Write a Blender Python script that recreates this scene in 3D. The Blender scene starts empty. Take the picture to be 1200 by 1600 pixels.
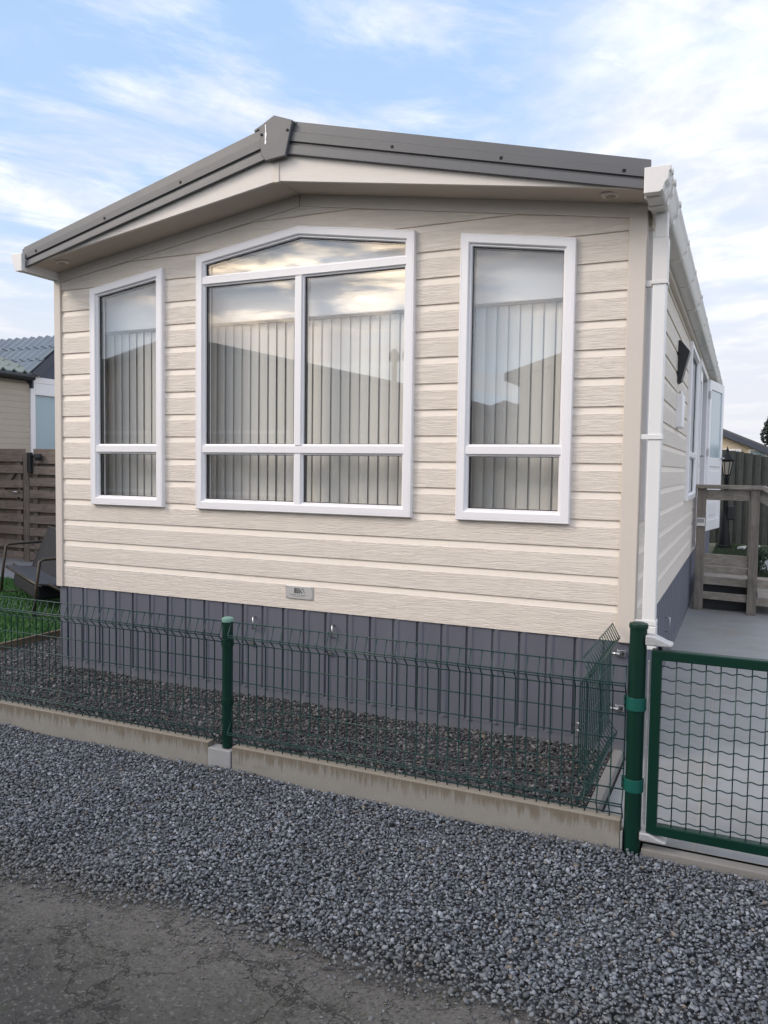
import bpy, bmesh, math, random
import numpy as np
from mathutils import Vector, Matrix
random.seed(7); rng = np.random.default_rng(11)
S = bpy.context.scene; COL = S.collection

# ------------------------------------------------------------------ camera
cam = bpy.data.cameras.new('camera'); co = bpy.data.objects.new('camera', cam); COL.objects.link(co)
cr = Vector((.9105, .4133, .0143)); cu = Vector((-.0361, .0450, .9983)); cf = Vector((-.4119, .9095, -.0559))
M = Matrix((cr, cu, -cf)).transposed().to_4x4(); M.translation = (4.4979, -4.2298, 1.4529); co.matrix_world = M
cam.sensor_fit = 'VERTICAL'; cam.sensor_height = 24; cam.lens = 24*1238.0/1600; cam.clip_start = .05; cam.clip_end = 3000
S.camera = co
S.view_settings.view_transform = 'Standard'; S.view_settings.look = 'None'; S.view_settings.exposure = 0.35; S.view_settings.gamma = 1
S.cycles.max_bounces = 10; S.cycles.transparent_max_bounces = 24; S.cycles.caustics_reflective = False; S.cycles.caustics_refractive = False

# ------------------------------------------------------------------ node helpers
class NT:
    def __init__(s, tree): s.t = tree; s.n = tree.nodes; s.l = tree.links
    def N(s, typ, ins=None, **kw):
        n = s.n.new(typ)
        for k, v in kw.items(): setattr(n, k, v)
        for k, v in (ins or {}).items():
            sock = n.inputs[k]
            if isinstance(v, bpy.types.NodeSocket): s.l.new(v, sock)
            elif isinstance(v, bpy.types.Node): s.l.new(v.outputs[0], sock)
            else: sock.default_value = v
        return n
    def m(s, op, a, b=0.0, c=None, clamp=False):
        ins = {0: a, 1: b}
        if c is not None: ins[2] = c
        return s.N('ShaderNodeMath', ins, operation=op, use_clamp=clamp).outputs[0]
    def vm(s, op, a, b=(0, 0, 0)):
        n = s.N('ShaderNodeVectorMath', {0: a, 1: b}, operation=op)
        return n.outputs['Value'] if op in ('DOT_PRODUCT', 'LENGTH') else n.outputs[0]
    def mix(s, f, a, b, bt='MIX'):
        n = s.n.new('ShaderNodeMix'); n.data_type = 'RGBA'; n.blend_type = bt; n.clamp_factor = True
        for i, v in ((0, f), (6, a), (7, b)):
            if isinstance(v, bpy.types.NodeSocket): s.l.new(v, n.inputs[i])
            elif i == 0: n.inputs[0].default_value = v
            else: n.inputs[i].default_value = tuple(v)[:3] + (1,)
        return n.outputs[2]
    def ramp(s, f, stops, interp='LINEAR'):
        n = s.N('ShaderNodeValToRGB', {0: f}); cr_ = n.color_ramp; cr_.interpolation = interp
        while len(cr_.elements) > 1: cr_.elements.remove(cr_.elements[-1])
        for i, (p, c) in enumerate(stops):
            e = cr_.elements[0] if i == 0 else cr_.elements.new(p)
            e.position = p; c = (c, c, c) if not isinstance(c, (tuple, list)) else c; e.color = tuple(c)[:3] + (1,)
        return n.outputs[0]
    def sstep(s, x, lo, hi):
        n = s.N('ShaderNodeMapRange', {0: x, 1: lo, 2: hi, 3: 0.0, 4: 1.0}, interpolation_type='SMOOTHSTEP'); return n.outputs[0]
    def noise(s, vec, scale, detail=4, rough=.55, dist=0.0):
        return s.N('ShaderNodeTexNoise', {'Vector': vec, 'Scale': scale, 'Detail': detail, 'Roughness': rough, 'Distortion': dist}).outputs[0]
    def scale(s, vec, sc):
        return s.vm('MULTIPLY', vec, sc)

def hx(r, g, b):
    f = lambda c: (c/255/12.92) if c/255 <= .04045 else ((c/255+.055)/1.055)**2.4
    return (f(r), f(g), f(b))

# ------------------------------------------------------------------ world: evening sky with thin cloud
SUN_EL, SUN_AZ = math.radians(13), (-.51, -.86)          # the low sun stands behind the camera
W = bpy.data.worlds.new('World'); S.world = W; W.use_nodes = True
w = NT(W.node_tree); w.n.clear()
D = w.N('ShaderNodeTexCoord').outputs['Generated']
sep = w.N('ShaderNodeSeparateXYZ', {0: D}); dx, dy, dz = sep.outputs[0], sep.outputs[1], sep.outputs[2]
sky = w.N('ShaderNodeTexSky', sky_type='NISHITA', sun_disc=False, sun_elevation=SUN_EL, sun_rotation=math.atan2(SUN_AZ[0], SUN_AZ[1]), air_density=1.0, dust_density=.7, ozone_density=1.6)
SKY_K = .13
nish = w.vm('MULTIPLY', sky.outputs[0], (SKY_K, SKY_K, SKY_K))
zc = w.m('MAXIMUM', dz, 0.0)
# blue of the photograph's sky, paler towards the horizon
blue = w.ramp(zc, [(0.0, (.80, .83, .90)), (.16, (.66, .745, .87)), (.28, (.48, .65, .90)), (.50, (.41, .60, .90)), (1.0, (.2, .36, .7))])
base = w.mix(.86, nish, blue)
# clouds on a flat layer
den = w.m('ADD', zc, .12)
px_ = w.m('DIVIDE', dx, den); py_ = w.m('DIVIDE', dy, den)
P = w.N('ShaderNodeCombineXYZ', {0: px_, 1: py_, 2: 0.0}).outputs[0]
Pr = w.N('ShaderNodeVectorRotate', {'Vector': P, 'Angle': math.radians(28)}, rotation_type='Z_AXIS').outputs[0]
Pr2 = w.N('ShaderNodeVectorRotate', {'Vector': P, 'Angle': math.radians(-52)}, rotation_type='Z_AXIS').outputs[0]
n1 = w.noise(w.scale(Pr, (1.0, 1.6, 1)), .95, 9, .58, .25)
n2 = w.noise(w.scale(Pr2, (1.0, 2.6, 1)), 1.3, 9, .62, .5)
n3 = w.noise(P, 3.4, 7, .62, .3)
# more cloud towards the right of the view (+x) and behind
bias = w.sstep(w.m('ADD', w.m('MULTIPLY', dx, 1.0), w.m('MULTIPLY', dz, -.12)), -.62, -.02)
back = w.sstep(w.m('MULTIPLY', dy, -1.0), -.1, .3)
cov = w.m('ADD', w.m('MULTIPLY', n1, .75), w.m('MULTIPLY', n3, .28))
thr = w.m('SUBTRACT', w.m('SUBTRACT', .66, w.m('MULTIPLY', bias, .30)), w.m('MULTIPLY', back, .16))
cl = w.sstep(w.m('SUBTRACT', cov, thr), -.08, .20)
wisp = w.m('MULTIPLY', w.sstep(n2, .42, .68), .88)
clf = w.m('MAXIMUM', w.m('MULTIPLY', cl, .92), wisp, clamp=True)
shade = w.sstep(w.noise(w.scale(Pr, (1.2, 1.5, 1)), 1.7, 8, .60, .15), .42, .62)
ccol = w.mix(shade, (.69, .735, .84), (.96, .955, .98))
front = w.mix(clf, base, ccol)
# horizon veil
veil = w.m('MULTIPLY', w.sstep(zc, .27, .03), .80)
front = w.mix(veil, front, (.70, .705, .755))
BOFF = (3.0, 1.0, 0.0)
# sunset side, behind the camera: grey cloud with glowing breaks round the sun
sd = Vector((SUN_AZ[0], SUN_AZ[1], .27)).normalized()
glow = w.vm('DOT_PRODUCT', D, tuple(sd))
g1 = w.sstep(glow, .974, .996)
brk = w.m('MULTIPLY', w.sstep(w.noise(w.vm('ADD', w.scale(Pr, (1.0, 1.5, 1)), BOFF), 1.9, 9, .62, .5), .43, .57), w.sstep(dz, .15, .22))
wcol = w.mix(brk, w.mix(w.sstep(dz, .24, .10), (1.06, 1.04, 1.10), (1.25, 1.50, 1.80)), (1.75, 1.6, 1.5))
hot = w.mix(brk, (1.5, 1.25, 1.1), (8.4, 6.7, 4.7))
bcol = w.mix(g1, wcol, hot)
bsky = w.mix(w.m('MULTIPLY', w.sstep(n1, .40, .56), .9), w.vm('MULTIPLY', base, (1.45, 1.5, 1.6)), bcol)
allc = w.mix(w.sstep(w.m('MULTIPLY', dy, -1.0), -.12, .25), front, bsky)
grd = w.mix(w.sstep(dz, -.01, -.06), allc, (.12, .12, .12))
bg = w.N('ShaderNodeBackground', {'Color': grd, 'Strength': .95})
w.l.new(bg.outputs[0], w.N('ShaderNodeOutputWorld').inputs[0])

# ------------------------------------------------------------------ sun, softened by cloud
sl = bpy.data.lights.new('sun', 'SUN'); so = bpy.data.objects.new('sun', sl); COL.objects.link(so)
sl.energy = 1.6; sl.angle = math.radians(22); sl.color = (1.0, .87, .72)
SE = math.radians(34); sv = Vector((-.78*math.cos(SE), -.63*math.cos(SE), math.sin(SE)))
so.rotation_euler = sv.to_track_quat('Z', 'Y').to_euler()

# ------------------------------------------------------------------ materials
def mat(name):
    m = bpy.data.materials.new(name); m.use_nodes = True; t = NT(m.node_tree); t.n.clear()
    out = t.N('ShaderNodeOutputMaterial'); b = t.N('ShaderNodeBsdfPrincipled'); t.l.new(b.outputs[0], out.inputs[0])
    t.out = out; t.b = b; return m, t
def put(t, sock, v):
    if isinstance(v, bpy.types.NodeSocket): t.l.new(v, t.b.inputs[sock])
    else: t.b.inputs[sock].default_value = (tuple(v)+(1,))[:4] if isinstance(v, (tuple, list)) else v
def simple(name, col, rough=.5, metal=0.0, var=.12, vs=6.0, bump=0.0, bs=60.0, spec=.5):
    m, t = mat(name); oc = t.N('ShaderNodeTexCoord').outputs['Object']
    n = t.noise(oc, vs, 5, .6)
    c = t.mix(n, tuple(x*(1-var) for x in col), tuple(min(1, x*(1+var)) for x in col))
    put(t, 'Base Color', c); put(t, 'Metallic', metal); put(t, 'Specular IOR Level', spec)
    put(t, 'Roughness', t.m('ADD', rough-.06, t.m('MULTIPLY', t.noise(oc, vs*3, 4), .12)))
    if bump: put(t, 'Normal', t.N('ShaderNodeBump', {'Strength': bump, 'Distance': .004, 'Height': t.noise(oc, bs, 5, .6)}).outputs[0])
    return m

def cladding(name, c1, c2, rough=.55, bstr=.62):
    m, t = mat(name); oc = t.N('ShaderNodeTexCoord').outputs['Object']
    grain = t.noise(t.scale(oc, (8.0, 8.0, 120)), 1.0, 3, .6, 1.4)
    fine = t.noise(t.scale(oc, (14, 14, 260)), 1.0, 2, .5, .6)
    big = t.noise(t.scale(oc, (.9, .9, 6.8)), 1.0, 3, .5)
    up = t.N('ShaderNodeSeparateXYZ', {0: t.N('ShaderNodeNewGeometry').outputs['True Normal']}).outputs[2]
    flat = t.m('SUBTRACT', 1.0, t.sstep(t.m('ABSOLUTE', up), .1, .3))
    g = t.m('ADD', t.m('MULTIPLY', t.sstep(grain, .34, .58), .8), t.m('MULTIPLY', fine, .25))
    c = t.mix(big, c1, c2)
    grain_dark = t.m('MULTIPLY', t.sstep(grain, .46, .33), t.m('MULTIPLY', flat, .11))  # colour darkened along the embossed grain of flat faces
    c = t.mix(grain_dark, c, tuple(x*.62 for x in c1))
    rain = t.noise(t.scale(oc, (5.5, 5.5, .55)), 1.0, 5, .7)
    c = t.mix(t.m('MULTIPLY', t.sstep(rain, .52, .74), .10), c, tuple(x*.55 for x in c1))
    put(t, 'Base Color', c); put(t, 'Roughness', t.m('ADD', rough-.08, t.m('MULTIPLY', big, .16)))
    put(t, 'Normal', t.N('ShaderNodeBump', {'Strength': t.m('MULTIPLY', flat, bstr), 'Distance': .0035, 'Height': g}).outputs[0])
    return m

def wood(name, c1, c2, axis='x', rough=.8):
    m, t = mat(name); oc = t.N('ShaderNodeTexCoord').outputs['Object']
    rnd = t.N('ShaderNodeNewGeometry').outputs['Random Per Island']
    off = t.N('ShaderNodeCombineXYZ', {0: t.m('MULTIPLY', rnd, 37.0), 1: t.m('MULTIPLY', rnd, 11.0), 2: t.m('MULTIPLY', rnd, 23.0)}).outputs[0]
    v = t.vm('ADD', oc, off)
    sc = {'x': (2.5, 38, 38), 'z': (38, 38, 2.5), 'y': (38, 2.5, 38)}[axis]
    g = t.noise(t.scale(v, sc), 1.0, 5, .65, .9); st = t.noise(v, 5.5, 5, .6)
    kn = t.N('ShaderNodeTexVoronoi', {'Vector': t.scale(v, {'x': (2.2, 8, 8), 'z': (8, 8, 2.2), 'y': (8, 2.2, 8)}[axis]), 'Scale': 1.0}).outputs[0]
    c = t.mix(t.sstep(g, .34, .68), c1, c2)
    c = t.mix(t.m('MULTIPLY', t.sstep(st, .48, .72), .55), c, tuple(x*.5 for x in c1))
    c = t.mix(t.m('MULTIPLY', rnd, .35), c, tuple(x*.62 for x in c2))
    c = t.mix(t.m('MULTIPLY', t.sstep(kn, .13, .05), .8), c, tuple(x*.28 for x in c1))
    put(t, 'Base Color', c); put(t, 'Roughness', rough)
    put(t, 'Normal', t.N('ShaderNodeBump', {'Strength': .5, 'Distance': .003, 'Height': g}).outputs[0])
    return m

def glass(name, tint=(.985, .995, .995), r0=.075):
    m, t = mat(name); t.n.remove(t.b)
    ge = t.N('ShaderNodeNewGeometry'); cs_ = t.m('ABSOLUTE', t.vm('DOT_PRODUCT', ge.outputs['Incoming'], ge.outputs['Normal']))
    fr = t.m('POWER', t.m('SUBTRACT', 1.0, cs_, clamp=True), 5.0)
    oc = t.N('ShaderNodeTexCoord').outputs['Object']
    bm_ = t.N('ShaderNodeBump', {'Strength': .05, 'Distance': .01, 'Height': t.noise(oc, 1.1, 2, .5)}).outputs[0]
    gl = t.N('ShaderNodeBsdfGlossy', {'Color': (1, 1, 1, 1), 'Roughness': .0, 'Normal': bm_})
    tr = t.N('ShaderNodeBsdfTransparent', {'Color': tint+(1,)})
    f = t.m('ADD', t.m('MULTIPLY', fr, 1.0-r0), r0, clamp=True)
    mx = t.N('ShaderNodeMixShader', {0: f, 1: tr.outputs[0], 2: gl.outputs[0]})
    t.l.new(mx.outputs[0], t.out.inputs[0]); return m

CREAM = cladding('cream_cladding', (.725, .645, .555), (.76, .685, .595))
GREYCLAD = cladding('neighbour_cladding', (.46, .40, .32), (.50, .44, .355))
YELLOWCLAD = cladding('far_cladding', (.60, .50, .36), (.66, .55, .40))
TRIM = simple('cream_trim', (.62, .555, .485), .5, var=.03, bump=.05)
FASCIA = cladding('fascia_board', (.66, .60, .54), (.69, .63, .565), bstr=.15)
SOFFIT = simple('soffit_panel', (.50, .43, .36), .6, var=.04, bump=.05)
WHITE = simple('white_upvc', (.82, .80, .80), .32, var=.025, vs=3, bump=.03, bs=25)
GUTTER = simple('gutter_upvc', (.72, .69, .65), .35, var=.06, vs=9)
PIPE = simple('pipe_upvc', (.74, .73, .71), .33, var=.03, vs=5)
ANTH = simple('anthracite_metal', (.098, .098, .101), .42, var=.10, vs=5, bump=.03, bs=120)
ROOFM = simple('roof_metal', (.10, .10, .105), .5, var=.12)
GREEN = simple('green_coating', (.002, .026, .016), .42, var=.2, vs=20, bump=.05, spec=.3)
GREENW = simple('green_wire_coating', (.003, .034, .029), .4, var=.25, vs=30)
GREENC = simple('green_clamp_plastic', (.004, .085, .065), .42, var=.15, vs=25)
CAPM = simple('pale_green_cap', (.16, .30, .24), .5, var=.1)
STEEL = simple('stainless_steel', (.56, .55, .54), .32, metal=1.0, var=.08, vs=40)
GALV = simple('galvanised_steel', (.50, .50, .50), .55, metal=.55, var=.35, vs=90, bump=.25, bs=150)
ALU = simple('concrete_shoe', (.29, .29, .29), .75, var=.14, vs=12, bump=.25, bs=90)
BLACK = simple('black_plastic', (.014, .015, .017), .45, var=.2)
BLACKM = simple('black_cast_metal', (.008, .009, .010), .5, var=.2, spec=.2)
FABRIC = simple('dark_mesh_fabric', (.009, .010, .014), .8, var=.2, bump=.3, bs=300)
SLING = simple('grey_mesh_fabric', (.035, .040, .050), .8, var=.2, bump=.3, bs=300)
BRONZE = simple('bronze_metal', (.055, .045, .035), .45, metal=.4, var=.2)
GLASS = glass('window_glass')
DGLASS = simple('frosted_door_glass', (.36, .46, .50), .12, var=.06, vs=2)
INTER = simple('interior_panel', (.42, .39, .35), .7, var=.05)
PELMET = simple('pelmet_white', (.72, .72, .72), .6, var=.03)
DARKSHADE = simple('painted_shade', (.02, .02, .022), .7)  # near-black colour standing in for shade in openings
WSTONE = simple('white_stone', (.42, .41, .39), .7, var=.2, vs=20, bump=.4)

def blindmat():
    m, t = mat('blind_fabric'); oc = t.N('ShaderNodeTexCoord').outputs['Object']
    rnd = t.N('ShaderNodeNewGeometry').outputs['Random Per Island']
    n = t.noise(t.scale(oc, (260, 260, 40)), 1.0, 2)
    c = t.mix(t.m('MULTIPLY', n, .5), (.78, .74, .68), (.72, .68, .62)); c = t.mix(t.m('MULTIPLY', rnd, .25), c, (.64, .60, .54))
    put(t, 'Base Color', c); put(t, 'Roughness', .85); return m
BLIND = blindmat()

def skirtmat():
    m, t = mat('slate_skirting'); oc = t.N('ShaderNodeTexCoord').outputs['Object']
    a = t.noise(t.scale(oc, (7, 7, 1.1)), 1.0, 5, .6); b = t.noise(t.scale(oc, (90, 90, 6)), 1.0, 3)
    z = t.N('ShaderNodeSeparateXYZ', {0: oc}).outputs[2]
    c = t.mix(a, (.098, .102, .126), (.136, .141, .170))
    dust = t.m('MULTIPLY', t.sstep(t.m('ADD', z, t.m('MULTIPLY', t.noise(oc, 9, 6, .7), .16)), .16, .02), .30)
    c = t.mix(dust, c, (.175, .172, .168)); c = t.mix(t.m('MULTIPLY', t.sstep(t.noise(t.scale(oc, (14, 14, 2.2)), 1.0, 6, .7), .58, .74), .22), c, (.20, .20, .21))
    put(t, 'Base Color', c); put(t, 'Roughness', t.m('ADD', .38, t.m('MULTIPLY', b, .2)))
    put(t, 'Normal', t.N('ShaderNodeBump', {'Strength': .12, 'Distance': .002, 'Height': b}).outputs[0]); return m
SKIRT = skirtmat()

def concretemat(name, c1, c2, streak=True):
    m, t = mat(name); oc = t.N('ShaderNodeTexCoord').outputs['Object']
    z = t.N('ShaderNodeSeparateXYZ', {0: oc}).outputs[2]
    a = t.noise(oc, 7, 6, .65); f = t.noise(oc, 110, 4, .7)
    c = t.mix(a, c1, c2); c = t.mix(t.m('MULTIPLY', f, .45), c, tuple(x*.6 for x in c1))
    if streak:   # water stain along the top with ragged drips
        st = t.noise(t.scale(oc, (42, 42, 4.0)), 1.0, 6, .75, .4)
        lim = t.m('ADD', -.130, t.m('MULTIPLY', st, .27))
        stain = t.sstep(t.m('SUBTRACT', z, lim), -.030, .024)
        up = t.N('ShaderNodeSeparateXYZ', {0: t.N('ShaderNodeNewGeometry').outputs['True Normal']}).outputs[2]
        c = t.mix(t.m('MULTIPLY', stain, .85), c, (.140, .115, .080))
        bl = t.noise(t.scale(oc, (2.2, 2.2, 9)), 1.0, 4, .6)
        c = t.mix(t.m('MULTIPLY', t.sstep(bl, .55, .72), .5), c, (.12, .105, .085))
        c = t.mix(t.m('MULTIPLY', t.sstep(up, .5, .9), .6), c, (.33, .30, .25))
    put(t, 'Base Color', c); put(t, 'Roughness', .88)
    h = t.m('ADD', t.m('MULTIPLY', a, .5), f)
    put(t, 'Normal', t.N('ShaderNodeBump', {'Strength': .45, 'Distance': .004, 'Height': h}).outputs[0]); return m
CONC = concretemat('kerb_concrete', (.22, .205, .178), (.34, .325, .29))
CONC2 = concretemat('edging_concrete', (.20, .19, .175), (.28, .27, .25), False)

def stonemat(name, dk, lt, sc=1.0):
    m, t = mat(name); oc = t.N('ShaderNodeTexCoord').outputs['Object']
    r = t.N('ShaderNodeNewGeometry').outputs['Random Per Island']
    c = t.ramp(r, [(0, tuple(x*.50 for x in dk)), (.35, dk), (.66, tuple((x+y)*.5 for x, y in zip(dk, lt))), (.88, lt), (.96, tuple(x*1.5 for x in lt)), (.975, (.20, .155, .105)), (1, (.17, .15, .13))])
    c = t.mix(t.m('MULTIPLY', t.noise(oc, 90, 4, .7), .55), c, tuple(x*.75 for x in dk))
    big = t.noise(oc, 1.6, 3)
    c = t.mix(t.m('MULTIPLY', t.sstep(big, .5, .75), .22), c, (.105, .100, .092))
    y = t.N('ShaderNodeSeparateXYZ', {0: oc}).outputs[1]
    mud = t.sstep(t.m('ADD', y, t.m('MULTIPLY', t.noise(oc, 3.1, 4), .5)), -1.50, -1.86)
    c = t.mix(t.m('MULTIPLY', mud, .42), c, (.095, .088, .066))
    put(t, 'Base Color', c); put(t, 'Roughness', .72)
    put(t, 'Normal', t.N('ShaderNodeBump', {'Strength': .3, 'Distance': .002, 'Height': t.noise(oc, 260, 3)}).outputs[0]); return m
STONE = stonemat('grey_gravel', (.122, .136, .156), (.265, .285, .312))
STONE2 = stonemat('yard_gravel', (.050, .049, .049), (.185, .180, .176))

def gravelbase():
    m, t = mat('gravel_bed'); oc = t.N('ShaderNodeTexCoord').outputs['Object']
    vo = t.N('ShaderNodeTexVoronoi', {'Vector': oc, 'Scale': 48.0, 'Randomness': 1.0})
    g = t.N('ShaderNodeSeparateXYZ', {0: vo.outputs['Color']}).outputs[0]
    c = t.mix(g, (.050, .051, .055), (.140, .144, .152))
    c = t.mix(t.sstep(vo.outputs['Distance'], .35, .7), c, (.018, .018, .02))
    put(t, 'Base Color', c); put(t, 'Roughness', .85)
    put(t, 'Normal', t.N('ShaderNodeBump', {'Strength': 1.0, 'Distance': .012, 'Height': t.m('SUBTRACT', 1.0, vo.outputs['Distance'])}).outputs[0]); return m
GBED = gravelbase()

def asphalt():
    m, t = mat('worn_asphalt'); oc = t.N('ShaderNodeTexCoord').outputs['Object']
    y = t.N('ShaderNodeSeparateXYZ', {0: oc}).outputs[1]
    wv = t.vm('ADD', oc, t.vm('MULTIPLY', t.N('ShaderNodeTexNoise', {'Vector': oc, 'Scale': 3.2, 'Detail': 6.0, 'Roughness': .7}).outputs['Color'], (.55, .55, .55)))
    crk = t.N('ShaderNodeTexVoronoi', {'Vector': t.scale(wv, (2.3, 3.4, 1)), 'Scale': 1.0}, feature='DISTANCE_TO_EDGE').outputs[0]
    crk2 = t.N('ShaderNodeTexVoronoi', {'Vector': t.scale(wv, (6.5, 8, 1)), 'Scale': 1.0}, feature='DISTANCE_TO_EDGE').outputs[0]
    part = t.sstep(t.noise(oc, 2.6, 4), .40, .54)
    edge = t.sstep(t.m('ADD', y, t.m('MULTIPLY', t.noise(oc, 2.4, 4), .45)), -2.42, -1.92)     # dusty broken edge strip
    c1 = t.m('MULTIPLY', t.sstep(crk, .016, .002), t.m('MULTIPLY', part, .85))
    c2 = t.m('MULTIPLY', t.m('MULTIPLY', t.sstep(crk2, .036, .008), t.sstep(t.noise(oc, 3.1, 3), .50, .62)), .75)
    cr_ = t.m('MAXIMUM', c1, c2)
    gr = t.N('ShaderNodeTexVoronoi', {'Vector': oc, 'Scale': 130.0}); gc = t.N('ShaderNodeSeparateXYZ', {0: gr.outputs['Color']}).outputs[0]
    n = t.noise(oc, 5, 7, .7); nf = t.noise(oc, 60, 6, .75)
    c = t.mix(n, (.036, .036, .033), (.074, .071, .064))
    c = t.mix(edge, c, t.mix(n, (.084, .079, .072), (.138, .129, .116)))
    c = t.mix(t.m('MULTIPLY', t.sstep(gc, .80, .97), .6), c, (.16, .155, .145))
    c = t.mix(t.m('MULTIPLY', t.sstep(gc, .30, .05), .5), c, (.022, .022, .021))
    c = t.mix(t.m('MULTIPLY', t.sstep(nf, .45, .7), .35), c, (.035, .033, .030))
    moss = t.m('MULTIPLY', t.sstep(t.noise(oc, 2.6, 7, .72), .50, .66), t.sstep(t.noise(oc, 28, 5, .7), .42, .62))
    c = t.mix(t.m('MULTIPLY', moss, .6), c, (.036, .044, .020))
    c = t.mix(cr_, c, (.020, .019, .017))
    mc = t.m('MULTIPLY', t.sstep(crk2, .09, .0), t.sstep(t.noise(oc, 4.2, 5, .7), .58, .70))
    c = t.mix(t.m('MULTIPLY', mc, .7), c, (.060, .058, .016))
    put(t, 'Base Color', c); put(t, 'Roughness', .86)
    h = t.m('ADD', t.m('ADD', t.m('MULTIPLY', gc, .7), t.m('MULTIPLY', nf, .9)), t.m('MULTIPLY', cr_, -2.4))
    put(t, 'Normal', t.N('ShaderNodeBump', {'Strength': .8, 'Distance': .007, 'Height': h}).outputs[0]); return m
ASPH = asphalt()

def tilemat(name, ox, oy, tw, th, c1, c2, rough=.38):
    m, t = mat(name); oc = t.N('ShaderNodeTexCoord').outputs['Object']
    v = t.vm('SUBTRACT', oc, (ox, oy, 0))
    br = t.N('ShaderNodeTexBrick', {'Vector': v, 'Color1': c1+(1,), 'Color2': c2+(1,), 'Mortar': (.40, .37, .32, 1), 'Scale': 1.0, 'Mortar Size': .005, 'Mortar Smooth': .2, 'Bias': 0.0, 'Brick Width': tw, 'Row Height': th}, offset=0.0)
    n = t.noise(t.scale(oc, (2.2, 6, 1)), 1.0, 7, .65)
    c = t.mix(t.m('MULTIPLY', n, .55), br.outputs[0], tuple(x*.62 for x in c1))
    sp = t.noise(oc, 11, 7, .75); c = t.mix(t.m('MULTIPLY', t.sstep(sp, .56, .74), .4), c, tuple(x*.5 for x in c1)); c = t.mix(t.m('MULTIPLY', t.sstep(t.noise(oc, 1.3, 6, .7), .48, .66), .45), c, (.235, .215, .180))  # dark stains, then brown blotches that paint a reflection into the colour
    put(t, 'Base Color', c); put(t, 'Roughness', t.m('ADD', rough, t.m('MULTIPLY', n, .2)))
    put(t, 'Normal', t.N('ShaderNodeBump', {'Strength': .5, 'Distance': .003, 'Height': t.m('MULTIPLY', br.outputs['Fac'], -1.0)}).outputs[0]); return m
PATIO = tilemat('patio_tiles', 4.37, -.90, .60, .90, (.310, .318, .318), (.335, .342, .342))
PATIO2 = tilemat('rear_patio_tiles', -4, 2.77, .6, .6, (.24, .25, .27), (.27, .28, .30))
GROUND = simple('soil_ground', (.10, .11, .07), .9, var=.4, vs=1.5, bump=.6, bs=20)
TURF = simple('turf_base', (.012, .045, .010), .9, var=.4, vs=9, bump=.5)
def blademat():
    m, t = mat('turf_blades'); r = t.N('ShaderNodeNewGeometry').outputs['Random Per Island']
    oc = t.N('ShaderNodeTexCoord').outputs['Object']
    c = t.ramp(r, [(0, (.015, .085, .012)), (.5, (.032, .150, .020)), (.85, (.065, .210, .032)), (1, (.12, .20, .06))])
    c = t.mix(t.m('MULTIPLY', t.noise(oc, 2.2, 3), .4), c, (.012, .05, .01))
    put(t, 'Base Color', c); put(t, 'Roughness', .5); return m
BLADE = blademat()
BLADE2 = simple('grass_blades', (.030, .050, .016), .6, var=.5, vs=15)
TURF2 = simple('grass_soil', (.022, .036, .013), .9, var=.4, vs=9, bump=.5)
WOODF = wood('weathered_fence_board', (.145, .113, .092), (.245, .198, .162), 'x')
WOODFZ = wood('weathered_fence_post', (.125, .098, .080), (.20, .165, .135), 'z')
WOODS = wood('grey_step_timber', (.235, .205, .172), (.370, .330, .282), 'x')
WOODSZ = wood('grey_step_post', (.150, .128, .108), (.250, .216, .182), 'z')
WOODD = wood('dark_fence_board', (.030, .033, .029), (.055, .059, .051), 'z')
EDGEW = wood('edging_timber', (.10, .075, .05), (.18, .14, .10), 'y')
LEAFD = simple('evergreen_leaf', (.018, .028, .018), .6, var=.6, vs=20)
BARK = simple('bark', (.06, .045, .035), .9, var=.3, bump=.6)
def tileroof(name, c1, c2, moss):
    m, t = mat(name); oc = t.N('ShaderNodeTexCoord').outputs['Object']
    n = t.noise(oc, 5, 6, .65); c = t.mix(n, c1, c2)
    c = t.mix(t.m('MULTIPLY', t.sstep(t.noise(oc, 3, 5, .7), .42, .68), moss), c, (.17, .19, .13))
    put(t, 'Base Color', c); put(t, 'Roughness', .55); return m
TILEB = tileroof('blue_grey_roof_tile', (.130, .160, .192), (.180, .212, .245), .12)
TILEG = tileroof('mossy_roof_tile', (.16, .19, .18), (.22, .245, .215), .7)
SLATEF = simple('slate_blue_fascia', (.055, .062, .082), .5)

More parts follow.
